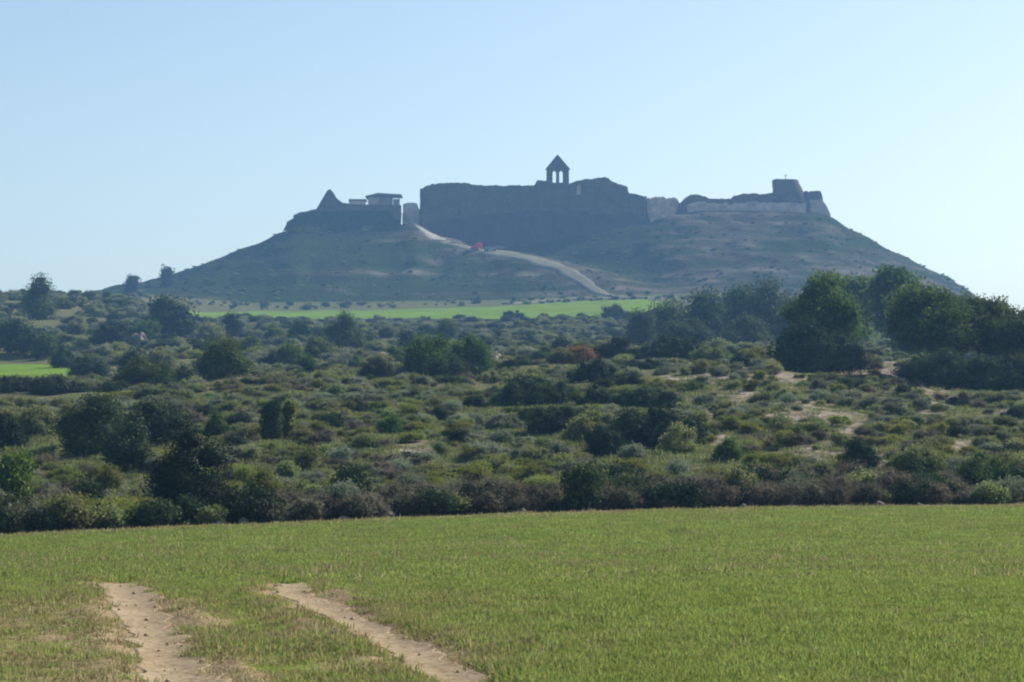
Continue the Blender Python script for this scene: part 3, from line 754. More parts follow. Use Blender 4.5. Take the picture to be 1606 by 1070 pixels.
EXTRA = [(480, 560, 30, 165), (455, 540, 34, 190), (500, 530, 40, 210), (620, 545, 30, 200), (420, 555, 26, 190), (560, 560, 34, 185), (640, 520, 26, 250), (700, 505, 24, 300), (470, 505, 30, 300), (850, 545, 44, 175), (820, 560, 30, 160),
 (770, 585, 40, 130), (1010, 565, 60, 135), (1120, 545, 60, 150), (1160, 560, 44, 135), (1100, 568, 40, 125), (985, 590, 46, 118), (900, 610, 44, 108), (800, 612, 50, 110), (745, 625, 34, 105), (1085, 600, 44, 112), (690, 640, 36, 98), (560, 625, 30, 105),
 (1065, 668, 60, 82), (990, 650, 60, 88), (950, 670, 54, 84), (910, 655, 50, 88), (1140, 690, 44, 78), (330, 620, 44, 118), (400, 610, 34, 125), (110, 600, 60, 128), (180, 600, 50, 130), (60, 640, 70, 92), (10, 650, 60, 88), (200, 660, 60, 78),
 (340, 650, 40, 92), (20, 710, 60, 70), (520, 650, 34, 95), (610, 655, 34, 92), (1350, 690, 60, 76), (1440, 700, 70, 74), (1540, 712, 80, 70), (1260, 600, 34, 118), (1380, 620, 40, 110), (1500, 625, 44, 108), (1590, 640, 50, 100), (1220, 640, 34, 98),
 (100, 545, 40, 215), (250, 548, 40, 205), (310, 535, 36, 230), (390, 530, 34, 235), (120, 500, 34, 300), (100, 470, 30, 360), (150, 475, 34, 350), (20, 466, 26, 380), (230, 505, 30, 290), (330, 508, 34, 290), (430, 510, 34, 290), (610, 512, 30, 300), (760, 530, 30, 230), (880, 530, 30, 220)]
rx = random.Random(12)
ZN = [(0, 160, 'on the far left'), (160, 300, 'left of the tall green tree'), (300, 470, 'around the lone juniper column'), (470, 640, 'left of the tree pair'), (640, 790, 'in line with the tree pair'), (790, 1000, 'near the slope centre'), (1000, 1200, 'below the hazy grove'), (1200, 1400, 'below the big rounded pine'), (1400, 1700, 'below the spreading pines')]
for i, (px, yt, wd, D) in enumerate(EXTRA):
    mk = rx.choice(('dark', 'dark', 'pine', 'green', 'olive')); z = next(q for a, b, q in ZN if a <= px < b)
    band = 'upper' if D > 180 else ('middle' if D > 100 else 'lower')
    word = {'dark': 'dark green', 'pine': 'mid green', 'green': 'bright green', 'olive': 'olive-green'}[mk]
    TL.append(('round_bush', px, yt - 3, wd * 1.15, D, 'low', mk, f'{word} rounded bush on the {band} scrub slope, {z}', f'{word} rounded bushes on the {band} slope, {z}', 8 + i % 6, 5000 if D > 120 else 8000, .026))
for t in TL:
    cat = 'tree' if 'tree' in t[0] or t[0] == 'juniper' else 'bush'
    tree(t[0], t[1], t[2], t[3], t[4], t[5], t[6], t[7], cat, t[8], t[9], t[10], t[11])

# ------------------------------------------------------------------ scrub
PROTO = bpy.data.collections.new('scrub_plants')
PNAMES = []
def proto(name, me):
    o = bpy.data.objects.new(name, me); PROTO.objects.link(o); PNAMES.append((o.name, o)); return o
KIND = {}
for kind, nm in (('olive', 'olive_shrub'), ('grey', 'grey_shrub'), ('broom', 'broom_shrub'), ('dry', 'dry_shrub'), ('dark', 'evergreen_shrub')):
    KIND[kind] = []
    for v in range(4):
        r = np.random.default_rng(100 + v * 7 + len(KIND))
        if kind in ('olive', 'dark'):
            me = crown_mesh(nm, bush_lobes(r, 7, 0.75 + 0.1 * v), 3000, 0.034, M[kind], 200 + v, 0.5, 0.45, 0.55, floor=-0.05)
        elif kind == 'grey':
            me = crown_mesh(nm, bush_lobes(r, 9, 0.6 + 0.1 * v), 3600, 0.036, M[kind], 300 + v, 0.3, 0.45, 0.6, floor=-0.05)
        elif kind == 'broom':
            me = crown_mesh(nm, bush_lobes(r, 9, 0.7 + 0.1 * v), 3600, 0.040, M[kind], 400 + v, 0.25, 0.45, 0.65, floor=-0.05)
        else:
            me = twig_mesh(nm, 1500, M[kind], 500 + v, 0.75, 0.5, 0.006, 1500, 1.0) if False else crown_mesh(nm, bush_lobes(r, 10, 0.6 + 0.1 * v), 3200, 0.034, M[kind], 500 + v, 0.22, 0.4, 0.75, floor=-0.05)
        KIND[kind].append(proto(nm, me))

def instancer(name, pts, objs, idx, rot, scl, coll):
    me = bpy.data.meshes.new(name); pts = np.asarray(pts, np.float32)
    me.vertices.add(len(pts)); me.vertices.foreach_set('co', pts.ravel())
    a = me.attributes.new('pick', 'INT', 'POINT'); a.data.foreach_set('value', np.asarray(idx, np.int32))
    a = me.attributes.new('turn', 'FLOAT_VECTOR', 'POINT'); a.data.foreach_set('vector', np.asarray(rot, np.float32).ravel())
    a = me.attributes.new('size', 'FLOAT_VECTOR', 'POINT'); a.data.foreach_set('vector', np.asarray(scl, np.float32).ravel())
    o = link(name, me)
    g = bpy.data.node_groups.new(name, 'GeometryNodeTree')
    g.interface.new_socket('Geometry', in_out='INPUT', socket_type='NodeSocketGeometry'); g.interface.new_socket('Geometry', in_out='OUTPUT', socket_type='NodeSocketGeometry')
    N = g.nodes; gi = N.new('NodeGroupInput'); go = N.new('NodeGroupOutput'); ip = N.new('GeometryNodeInstanceOnPoints'); ci = N.new('GeometryNodeCollectionInfo')
    ci.inputs['Collection'].default_value = coll; ci.inputs['Separate Children'].default_value = True; ci.inputs['Reset Children'].default_value = True
    def na(nm, ty):
        n = N.new('GeometryNodeInputNamedAttribute'); n.data_type = ty; n.inputs['Name'].default_value = nm
        return [s for s in n.outputs if s.enabled and s.name == 'Attribute'][0]
    L = g.links.new
    L(gi.outputs[0], ip.inputs['Points']); L(ci.outputs[0], ip.inputs['Instance']); ip.inputs['Pick Instance'].default_value = True
    L(na('pick', 'INT'), ip.inputs['Instance Index']); L(na('turn', 'FLOAT_VECTOR'), ip.inputs['Rotation']); L(na('size', 'FLOAT_VECTOR'), ip.inputs['Scale'])
    L(ip.outputs[0], go.inputs[0])
    md = o.modifiers.new('scatter', 'NODES'); md.node_group = g
    return tag(o, kind='stuff')

ORDER = sorted(p[0] for p in PNAMES)
def pidx(o): return ORDER.index(o.name)

def scatter_scrub():
    pts = []
    rng = np.random.default_rng(55)
    def region(n, px0, px1, d0, d1, s0, s1):
        # uniform over ground area of the fan
        D = np.sqrt(rng.random(n) * (d1 ** 2 - d0 ** 2) + d0 ** 2); P = px0 + rng.random(n) * (px1 - px0)
        x = (P - CX) * D / F_PX
        sz = s0 + (s1 - s0) * rng.random(n) ** 1.8
        return np.stack([x, D, P, sz], 1)
    A = [region(4600, -140, 1750, 50, 100, 0.5, 1.5), region(7000, -140, 1750, 100, 185, 0.6, 1.7),
         region(9500, -140, 1750, 185, 420, 1.0, 3.0), region(900, -140, 1750, 420, 575, 1.3, 3.0), region(1800, 60, 1650, 575, 700, 0.7, 2.2)]
    FRn = 300; fp = np.linspace(-60, 1680, FRn) + rng.normal(size=FRn) * 6; fd = edgeD(fp) + 0.9 + 3.2 * rng.random(FRn); A.append(np.stack([(fp - CX) * fd / F_PX, fd, fp, 0.75 + 0.8 * rng.random(FRn)], 1)); NF = FRn
    A = np.concatenate(A)
    e = edgeD(A[:, 2])
    A = A[(A[:, 1] > e + 3.6) | (np.arange(len(A)) >= len(A) - NF)]
    z = height(A[:, 0], A[:, 1]); py = row_of(A[:, 0], A[:, 1], z)
    P, D = A[:, 2], A[:, 1]
    keep = np.ones(len(A), bool)
    # bare ground between the shrubs
    b = np.where(D < 575, bare_mid(A[:, 0], D), 0.3) - 0.30 + (fbm(A[:, 0] / 7, D / 7, 77, 3) - 0.5) * 0.9
    keep &= (rng.random(len(A)) > np.clip(b * 2.2, 0, 0.92)) | (D < edgeD(P) + 4)
    # not on the fields, road or castle plateau
    keep &= ~((D > 416) & (D < 540) & (P > 280) & (P < 1075))
    keep &= ~((D > 168) & (D < 229) & (P < 128))
    keep &= ~((D > 684) & (P > 440) & (P < 1310))
    keep &= seg_dist(A[:, 0], D, SPUR_XY) > 5
    for t in TL:
        keep &= ~((np.abs(P - t[1]) < t[3] * 0.55) & (D < t[4] + 3 * t[3] * t[4] / F_PX * 0.3) & (D > t[4] - max(5, t[3] * t[4] / F_PX * 0.9 + 0.045 * t[4])))
    # thinning where the shrubland turns to grass
    
    A, z, py = A[keep], z[keep], py[keep]; P, D = A[:, 2], A[:, 1]
    n = len(A)
    k = np.empty(n, object)
    c = fbm(A[:, 0] / 11, D / 11, 91, 3); u = rng.random(n); front = D < e[keep_idx(keep, e)] + 9 if False else D < edgeD(P) + 8
    for i in range(n):
        v = c[i] + (u[i] - 0.5) * 0.55
        if D[i] > 230: kk = 'olive' if v < 0.45 else ('dark' if v < 0.62 else 'grey')
        elif front[i] and P[i] > 330:
            kk = 'dry' if u[i] < 0.66 else ('olive' if u[i] < 0.74 else ('grey' if u[i] < 0.84 else 'dark'))
        elif front[i]:
            kk = 'olive' if u[i] < 0.28 else ('dark' if u[i] < 0.62 else ('broom' if u[i] < 0.88 else 'grey'))
        elif D[i] < 80: kk = 'broom' if v < 0.42 else ('olive' if v < 0.56 else ('grey' if v < 0.66 else 'dry'))
        else: kk = 'grey' if v < 0.36 else ('olive' if v < 0.57 else ('broom' if v < 0.66 else ('dark' if v < 0.70 else 'dry')))
        k[i] = kk
    A[:, 3] *= np.where(front, 1.08, 1.0)
    A[:, 3] *= np.where(k == 'dark', 1.1, 1.0)
    return A, z, py, k, front, rng
def keep_idx(a, b): return slice(None)

A, Zs, PYs, Ks, FR, rng = scatter_scrub()
app = A[:, 3] / A[:, 1]
inframe = (A[:, 2] > -15) & (A[:, 2] < 1621)
order = np.argsort(-app * inframe)
NIND = 280
ind = order[:NIND]; rest = order[NIND:]

COLW = {'olive': 'olive-green leafy shrub', 'grey': 'grey-green shrub', 'broom': 'yellow-green shrub', 'dry': 'brown twiggy shrub', 'dark': 'dark evergreen shrub'}
LAND = [(0, 110, 'by the left edge'), (110, 235, 'left of the nearest dark bush'), (235, 375, 'around the nearest dark bush'), (375, 520, 'below the lone juniper'),
        (520, 760, 'below the tree pair'), (760, 930, 'below the slope centre'), (930, 1130, 'right of the middle'),
        (1130, 1260, 'left of the bare patch'), (1260, 1390, 'below the bare patch'), (1390, 1621, 'towards the right edge')]
for i in ind:
    x, y, P, s = A[i]; kk = Ks[i]
    src = KIND[kk][int(rng.integers(4))]
    o = src.copy(); COL.objects.link(o)
    o.location = (x, y, Zs[i] - 0.04 * s); o.rotation_euler = (0, 0, rng.random() * 6.28)
    hs = 0.7 + 0.45 * rng.random(); o.scale = (s, s, s * hs)
    zone = next((z for a, b, z in LAND if a <= P < b), 'by the left edge' if P < 0 else 'towards the right edge')
    d = y - float(edgeD(P))
    row = 'in the front row' if d < 5 else ('behind the front row' if d < 10 else 'up the slope')
    size = 'large' if s > 1.55 else 'small'
    tag(o, f'{size} {COLW[kk]} {row}, {zone}', 'shrub', f'{size} {kk} shrubs {row}, {zone}')

def emit(name, sel):
    n = len(sel)
    pick = [pidx(KIND[Ks[i]][int(rng.integers(4))]) for i in sel]
    s = A[sel, 3]; far = A[sel, 1] > 575
    hs = np.where(far, 0.45, np.where(A[sel, 1] > 66, 0.68, 0.75)) * (0.8 + 0.4 * rng.random(n))
    rot = np.stack([np.zeros(n), np.zeros(n), rng.random(n) * 6.28], 1)
    instancer(name, np.stack([A[sel, 0], A[sel, 1], Zs[sel] - 0.04 * s], 1), None, pick, rot, np.stack([s, s, s * hs], 1), PROTO)
emit('scrub', rest[A[rest, 1] < 575]); emit('hill_scrub', rest[A[rest, 1] >= 575])

# low ground cover between the shrubs (tufts of dry and green grass)
GR = bpy.data.collections.new('grass_tufts')
def tuft_mesh(name, n, mat, seed, h=0.09, spread=0.07, wid=0.0022, lean=0.5):
    rng = np.random.default_rng(seed)
    a = rng.random(n) * 6.28; r = spread * np.sqrt(rng.random(n)); b = np.stack([r * np.cos(a), r * np.sin(a), np.full(n, -0.01)], 1)
    L = h * (0.5 + 0.7 * rng.random(n)); a2 = rng.random(n) * 6.28; ln = lean * rng.random(n)
    d = np.stack([np.cos(a2) * ln, np.sin(a2) * ln, np.sqrt(np.maximum(0.05, 1 - ln ** 2))], 1)
    mid = b + d * (L * 0.55)[:, None]; tip = b + d * L[:, None] + np.stack([np.cos(a2), np.sin(a2), -0.6 * np.ones(n)], 1) * (L * ln * 0.35)[:, None]
    a3 = rng.random(n) * 6.28; s = np.stack([np.cos(a3), np.sin(a3), np.zeros(n)], 1) * wid * (0.7 + 0.6 * rng.random(n))[:, None]
    V = np.concatenate([np.stack([b - s, b + s, mid + s, mid - s], 1).reshape(-1, 3), np.stack([mid - s, mid + s, tip + s * 0.25, tip - s * 0.25], 1).reshape(-1, 3)])
    t = np.repeat(np.clip(rng.random(n), 0, 1), 4)
    return mixed_mesh(name, V, np.arange(len(V)).reshape(-1, 4), np.zeros((0, 3), int), mat, np.concatenate([t, t]))
GP = {}
GN = []
for nm, mat, cnt, h, sp, wd, ln in (('green_tuft', 'grass', 30, .048, .09, .0028, .95), ('straw_tuft', 'straw', 24, .05, .09, .0026, 1.0), ('wide_tuft', 'grass', 80, .046, .25, .0045, 1.0), ('herb_tuft', 'olive', 60, .10, .2, .005, .8)):
    GP[nm] = []
    for v in range(4):
        o = bpy.data.objects.new(nm, tuft_mesh(nm, cnt, M[mat], 900 + v, h, sp, wd, ln)); GR.objects.link(o); GP[nm].append(o); GN.append(o.name)
GN.sort()
def stone_mesh(name, mat, seed, rough=0.35, sub=2):
    v = ICO[0].copy(); n = vnoise(v[:, 0] * 1.7 + seed, v[:, 1] * 1.7 + v[:, 2] * 1.3, seed); v = v * (1 + rough * (n - 0.5) * 2)[:, None]
    v[:, 2] = np.maximum(v[:, 2], -0.35)
    return mesh_np(name, v, ICO[1], mat)
def grass():
    rng = np.random.default_rng(77)
    def reg(n, d0, d1, px0=-60, px1=1666):
        D = np.sqrt(rng.random(n) * (d1 ** 2 - d0 ** 2) + d0 ** 2); P = px0 + rng.random(n) * (px1 - px0)
        return (P - CX) * D / F_PX, D, P
    X, D, P, K, SC = [], [], [], [], []
    for n, d0, d1, wide in ((17000, 11.0, 16, 0), (16000, 16, 22.5, 0), (22000, 22.5, 35, 1), (22000, 35, 62, 1)):
        x, d, p = reg(n, d0, d1)
        m = d < edgeD(p) - 0.2
        dl = np.minimum(seg_dist(x, d, TRACK_L) / 0.30, seg_dist(x, d, TRACK_R) / 0.26)
        m &= dl + (fbm(x * 4, d * 4, 8, 3) - 0.5) * 1.5 > 0.9
        pat = fbm(x * 0.9, d * 0.9, 61, 4)
        dry = 0.62 * smooth(22, 17, d) * smooth(1000, 500, p) + 0.35 * smooth(20, 15, d) * smooth(260, 60, p) + 0.35 * np.exp(-np.maximum(dl - 1, 0) * 1.2) * (d < 23) + 0.55 * smooth(7, 0, edgeD(p) - d) + 0.06
        m &= rng.random(len(x)) > np.clip((pat - 0.5) * 2.4 + dry * 0.8 - 0.15, 0, 0.85)
        straw = rng.random(len(x)) < np.clip(dry * 0.9 + (pat - 0.5) * 0.8, 0.02, 0.8)
        x, d, p, straw = x[m], d[m], p[m], straw[m]
        for i in range(len(x)):
            nm = 'straw_tuft' if straw[i] else ('wide_tuft' if wide else 'green_tuft')
            K.append(GN.index(GP[nm][i % 4].name))
        X.append(x); D.append(d); SC.append((0.75 + 0.6 * rng.random(len(x))) * (1.0 if not wide else 1.15) * np.where(straw & bool(wide), 1.8, 1.0))
    x = np.concatenate(X); d = np.concatenate(D); s = np.concatenate(SC); n = len(x)
    s = s * (0.75 + 0.5 * fbm(x * 0.5, d * 0.5, 15, 3))
    z = height(x, d)
    rot = np.stack([np.zeros(n), np.zeros(n), rng.random(n) * 6.28], 1)
    o = instancer('field_grass', np.stack([x, d, z], 1), None, K, rot, np.stack([s, s, s], 1), GR)
    x, d, p = reg(700, 11.5, 21.4, -60, 1100)
    tr = trackness(x, d); m = (tr < 0.5) & (rng.random(len(x)) < np.exp(-(tr / 0.3) ** 2) + 0.05)
    x, d = x[m], d[m]; n = len(x); z = height(x, d)
    CL = bpy.data.collections.new('clods')
    for k in range(5): CL.objects.link(bpy.data.objects.new('clod', stone_mesh('clod', M['track'], 20 + k, 0.5)))
    s = 0.004 + 0.018 * rng.random(n) ** 3
    instancer('dirt_clods', np.stack([x, d, z + 0.012], 1), None, rng.integers(0, 5, n), np.stack([np.zeros(n), np.zeros(n), rng.random(n) * 6.28], 1), np.stack([s, s, s * 0.7], 1), CL)
    # rough herbs among the scrub
    x, d, p = reg(24000, 51, 120, -60, 1666); m = (d > edgeD(p) + 2.5)
    b = bare_mid(x, d) - 0.3; m &= rng.random(len(x)) > np.clip(b * 2.4, 0, 0.9)
    x, d = x[m], d[m]; n = len(x); z = height(x, d)
    K = [GN.index(GP['straw_tuft' if rng.random() < 0.22 else 'herb_tuft'][i % 4].name) for i in range(n)]
    s = 1.1 + 1.3 * rng.random(n)
    rot = np.stack([np.zeros(n), np.zeros(n), rng.random(n) * 6.28], 1)
    instancer('rough_grass', np.stack([x, d, z], 1), None, K, rot, np.stack([s, s, s], 1), GR)
grass()

# ------------------------------------------------------------------ stones, earth banks
STM = [stone_mesh('stone', M['fieldstone'], k) for k in range(5)]
def stone(px, D, size, label, group=None, fl=0.6, name='stone'):
    x = (px - CX) * D / F_PX; o = link(name, STM[int(px) % 5], None, (x, D, h1(x, D) + size * 0.12))
    o.scale = (size, size * 0.8, size * fl); o.rotation_euler = (0, 0, px); return tag(o, label, 'stone', group)
stone(820, float(edgeD(820)) + 0.35, 0.11, 'small white upright stone at the field edge near the middle', None, 1.1)
stone(607, float(edgeD(607)) + 1.3, 0.26, 'pale boulder under the front shrubs left of the middle', None, 0.6, 'boulder')
stone(345, float(edgeD(345)) + 0.9, 0.2, 'pale boulder at the field edge by the nearest dark bush', None, 0.6, 'boulder')
stone(384, float(edgeD(384)) + 0.9, 0.17, 'pale block of stone right of the nearest dark bush', None, 0.9, 'boulder')
stone(540, float(edgeD(540)) + 0.8, 0.2, 'low grey stone between the two pale boulders of the field edge', None, 0.5)
stone(1165, float(edgeD(1165)) + 0.5, 0.14, 'small pale stone right of the middle of the field edge', None, 0.8)
stone(1378, float(edgeD(1378)) + 0.7, 0.18, 'sandy rock at the field edge below the ridge gap', None, 0.6, 'boulder')
stone(1440, float(edgeD(1440)) + 0.3, 0.12, 'little pale stone in the field edge towards the right', None, 0.6)
stone(525, 15.1, 0.05, 'grey stone lying between the two wheel ruts', None, 0.6)
stone(770, 15.9, 0.035, 'pale pebble in the grass right of the right-hand rut', None, 0.7)
rs = random.Random(4)
for i in range(60):
    px = min(1600, max(5, rs.choice((90, 420, 560, 700, 900, 1180, 1400)) + rs.gauss(0, 70))); D = float(edgeD(px)) + rs.uniform(-0.1, 0.9)
    stone(px, D, rs.uniform(0.025, 0.075), 'small loose stone in the bare strip along the field edge', 'loose stones along the field edge', rs.uniform(0.5, 0.9))

def bank(px, py, D, w, h, label, mat='earth', seed=1, name='earth_bank'):
    """crumbling earth or rock face set into the slope"""
    p = at(px, py, D); g = h1(p.x, p.y)
    nx, nz = 26, 12
    u, v = np.meshgrid(np.linspace(-1, 1, nx), np.linspace(0, 1, nz))
    prof = np.clip(1 - np.abs(u) ** 2.2, 0, 1) * (0.75 + 0.5 * fbm(u * 3, u * 0, seed, 2))
    X = u * w / 2; Z = v * h * prof; Y = v ** 0.8 * h * 0.7 + (fbm(u * 4, v * 3, seed + 1, 3) - 0.5) * h * 0.5 + np.abs(u) * w * 0.12
    V = np.stack([X.ravel(), Y.ravel(), Z.ravel() - 0.4], 1)
    Vb = np.stack([X[-1], Y[-1] + h * 1.6, np.full(nx, -0.8)], 1)
    a = (np.arange(nz - 1)[:, None] * nx + np.arange(nx - 1)[None]).ravel()
    Fq = np.stack([a, a + 1, a + nx + 1, a + nx], 1); b = (nz - 1) * nx + np.arange(nx - 1)
    Fq = np.concatenate([Fq, np.stack([b, b + 1, b + nx + 1, b + nx], 1)])
    o = link(name, mesh_np(name, np.concatenate([V, Vb]), Fq, M[mat], True), None, (p.x, p.y, g)); return tag(o, label, 'earth bank')
bank(213, 514, 285, 3.8, 2.3, 'pinkish eroded earth face left of the big dark round tree', 'earth', 3)
bank(210, 545, 215, 2.6, 1.5, 'small pale earth scar below the pinkish earth face', 'earth', 5)
bank(130, 560, 215, 4.6, 1.6, 'tan earth bank behind the right end of the small left field', 'earth', 7)
bank(778, 562, 190, 2.2, 1.2, 'small whitish rock scar right of the tree pair', 'palestone', 9)

# ------------------------------------------------------------------ castle on the hill
DC = 690.0
def wall_from_outline(name, outline, ybase, D, thick, mat, parent=None, seed=0, step=0.6, rough=0.35, skew=0.0, top_rough=0.35, label=None):
    """thick wall whose top follows outline [(px, py)...]; ybase in px or list; crumbled faces. thickness goes away from the viewer"""
    px = [a for a, b in outline]; py = [b for a, b in outline]
    x0, x1 = at(px[0], py[0], D).x, at(px[-1], py[-1], D).x
    n = max(4, int((x1 - x0) / step)); X = np.linspace(x0, x1, n)
    P = np.interp(X, [x0, x1], [px[0], px[-1]])
    top = zof(np.interp(P, px, py), D) + (fbm(X * 0.9, X * 0, seed, 3) - 0.5) * top_rough * 2
    bot = zof(np.interp(P, [a for a, b in ybase], [b for a, b in ybase]) if isinstance(ybase, list) else np.full(n, ybase), D) - 2.5
    Dk = D + skew * (X - x0)
    m = 12
    rows = []
    for face, dy in (('f', 0.0), ('b', thick)):
        t = np.linspace(0, 1, m)[:, None]
        z = bot[None] + (top - bot)[None] * t
        xx = np.repeat(X[None], m, 0)
        y = Dk[None] + dy + (fbm(xx * 0.7, z * 0.7, seed + (3 if dy else 1), 4) - 0.5) * rough * 2 * (1 if not dy else -1) + (0.0 if dy else (1 - t) * -0.35)
        rows.append(np.stack([xx, y, z], 2))
    Fr, Bk = rows; V = np.concatenate([Fr.reshape(-1, 3), Bk.reshape(-1, 3)]); N = m * n
    a = (np.arange(m - 1)[:, None] * n + np.arange(n - 1)[None]).ravel()
    Q = [np.stack([a, a + 1, a + n + 1, a + n], 1), np.stack([a + n, a + n + 1, a + 1, a], 1) + N]
    tp = (m - 1) * n + np.arange(n - 1); Q.append(np.stack([tp, tp + 1, tp + 1 + N, tp + N], 1))
    for c in (0, n - 1):
        s = np.arange(m - 1) * n + c; q = np.stack([s, s + n, s + n + N, s + N], 1); Q.append(q if c == 0 else q[:, ::-1])
    me = mesh_np(name, V, np.concatenate(Q), mat)
    if parent is not None:
        me.transform(Matrix.Translation(-parent.location))
    return link(name, me, parent)

def side_wall(name, px, ytop0, ytop1, ybase, D0, D1, thick, mat, parent, seed):
    """return wall running away from the viewer"""
    a = at(px, ytop0, D0); n = max(4, int((D1 - D0) / 0.8)); Y = np.linspace(D0, D1, n)
    top = np.interp(Y, [D0, D1], [a.z, at(px, ytop1, D0).z]) + (fbm(Y * 0.8, Y * 0, seed, 3) - 0.5) * 0.8; bot = zof(ybase, D0)
    V = []; m = 8
    for s in (-0.5, 0.5):
        for k in range(m):
            t = k / (m - 1); z = bot + (top - bot) * t
            V.append(np.stack([a.x + s * thick + (fbm(Y * 0.7, z * 0.7, seed + 5, 3) - 0.5) * 0.5, Y, z], 1))
    V = np.concatenate(V); N = m * n
    q = (np.arange(m - 1)[:, None] * n + np.arange(n - 1)[None]).ravel()
    Q = [np.stack([q + n, q + n + 1, q + 1, q], 1), np.stack([q, q + 1, q + n + 1, q + n], 1) + N]
    tp = (m - 1) * n + np.arange(n - 1); Q.append(np.stack([tp + N, tp + N + 1, tp + 1, tp], 1))
    for c in (0, n - 1):
        s_ = np.arange(m - 1) * n + c; Q.append(np.stack([s_, s_ + n, s_ + n + N, s_ + N], 1))
    me = mesh_np(name, V, np.concatenate(Q), mat); me.transform(Matrix.Translation(-parent.location))
    return link(name, me, parent)

def base_empty(name, px, py, D, label, cat, group=None):
    return empty(name, at(px, py, D), label, cat, group)

# main enclosure with the chapel
c = base_empty('castle_ruin', 838, 350, DC, 'long windowless dark castle wall on the hilltop with an arched bell gable above it', 'castle')
OUT = [(661.5, 300), (664, 294), (672, 291), (685, 287.5), (735, 286.5), (740, 289.5), (765, 291), (838, 291), (842, 284), (858, 283)]
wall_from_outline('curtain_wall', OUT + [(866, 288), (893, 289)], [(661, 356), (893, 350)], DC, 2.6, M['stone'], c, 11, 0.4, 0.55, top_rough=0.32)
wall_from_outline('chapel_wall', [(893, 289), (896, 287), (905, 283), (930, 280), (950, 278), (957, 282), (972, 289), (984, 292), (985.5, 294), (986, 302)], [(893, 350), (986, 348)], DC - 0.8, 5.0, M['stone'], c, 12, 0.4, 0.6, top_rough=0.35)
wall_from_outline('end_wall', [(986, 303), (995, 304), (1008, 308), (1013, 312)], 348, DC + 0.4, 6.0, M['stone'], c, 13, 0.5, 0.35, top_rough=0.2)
side_wall('side_wall', 664, 295, 302, 356, DC + 2, DC + 26, 2.2, M['stone'], c, 14)
side_wall('side_wall', 1009, 309, 316, 350, DC + 6, DC + 26, 2.2, M['stone'], c, 15)
side_wall('cross_wall', 895, 288, 292, 350, DC + 2, DC + 26, 1.6, M['stone'], c, 16)
wall_from_outline('rear_wall', [(664, 300), (760, 297), (900, 296), (1008, 314)], 345, DC + 26, 2.0, M['stone'], c, 17, 0.8)
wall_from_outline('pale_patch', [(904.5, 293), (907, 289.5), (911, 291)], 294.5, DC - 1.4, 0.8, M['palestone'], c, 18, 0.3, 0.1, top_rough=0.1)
# bell gable: pentagon slab with two arched openings, built from a polygon with holes
def belfry():
    D = DC - 1.3; th = 1.7
    def q(px, py): p = at(px, py, D); return (p.x, p.z)
    outer = [q(857, 291), q(857.2, 265), q(874.2, 244), q(892.2, 265), q(892.5, 291)]
    holes = []
    for cxp in (869.4, 879.9):
        r = 2.7
        pts = [q(cxp - r, 286.5), q(cxp - r, 270.5)] + [q(cxp - r * math.cos(a), 270.5 - r * math.sin(a) * 1.0) for a in np.linspace(0.4, math.pi - 0.4, 6)] + [q(cxp + r, 270.5), q(cxp + r, 286.5)]
        holes.append(pts)
    cu = bpy.data.curves.new('belfry', 'CURVE'); cu.dimensions = '2D'; cu.fill_mode = 'BOTH'; cu.extrude = th / 2
    for pts in [outer] + holes:
        sp = cu.splines.new('POLY'); sp.points.add(len(pts) - 1); sp.use_cyclic_u = True
        for i, (x, z) in enumerate(pts): sp.points[i].co = (x, z, 0, 1)
    tmp = bpy.data.objects.new('belfry', cu); COL.objects.link(tmp)
    bpy.context.view_layer.update()
    me = bpy.data.meshes.new_from_object(tmp.evaluated_get(bpy.context.evaluated_depsgraph_get()))
    COL.objects.unlink(tmp); bpy.data.objects.remove(tmp)
    me.transform(Matrix.Translation(-c.location) @ Matrix.Translation((0, D + th / 2, 0)) @ Matrix.Rotation(math.pi / 2, 4, 'X'))
    me.materials.clear(); me.materials.append(M['stone'])
    b = link('bell_gable', me, c); b['label'] = 'peaked bell gable pierced by two tall arches'
    # coping stones along the two roof slopes, set proud of the gable
    bm = bmesh.new()
    for (a0, b0), (a1, b1) in (((856.2, 265.8), (874.4, 243.6)), ((893.4, 265.8), (874.4, 243.6))):
        p0 = at(a0, b0, D) - c.location; p1 = at(a1, b1, D) - c.location
        d = (p1 - p0).normalized(); nrm = Vector((-d.z, 0, d.x)) * (1 if d.x < 0 else -1); nrm = nrm if nrm.z > 0 else -nrm
        vs = []
        for pp in (p0, p1):
            for dy in (-0.25, th + 0.25):
                for k in (-0.1, 0.2): vs.append(bm.verts.new(Vector((pp.x, 0 - 0 + p0.y + dy, pp.z)) + nrm * k))
        for f in ((0, 1, 3, 2), (4, 6, 7, 5), (0, 4, 5, 1), (2, 3, 7, 6), (1, 5, 7, 3), (0, 2, 6, 4)): bm.faces.new([vs[i] for i in f])
    bmesh.ops.recalc_face_normals(bm, faces=bm.faces)
    link('coping', bm_mesh('coping', bm, M['stone']), b)
belfry()
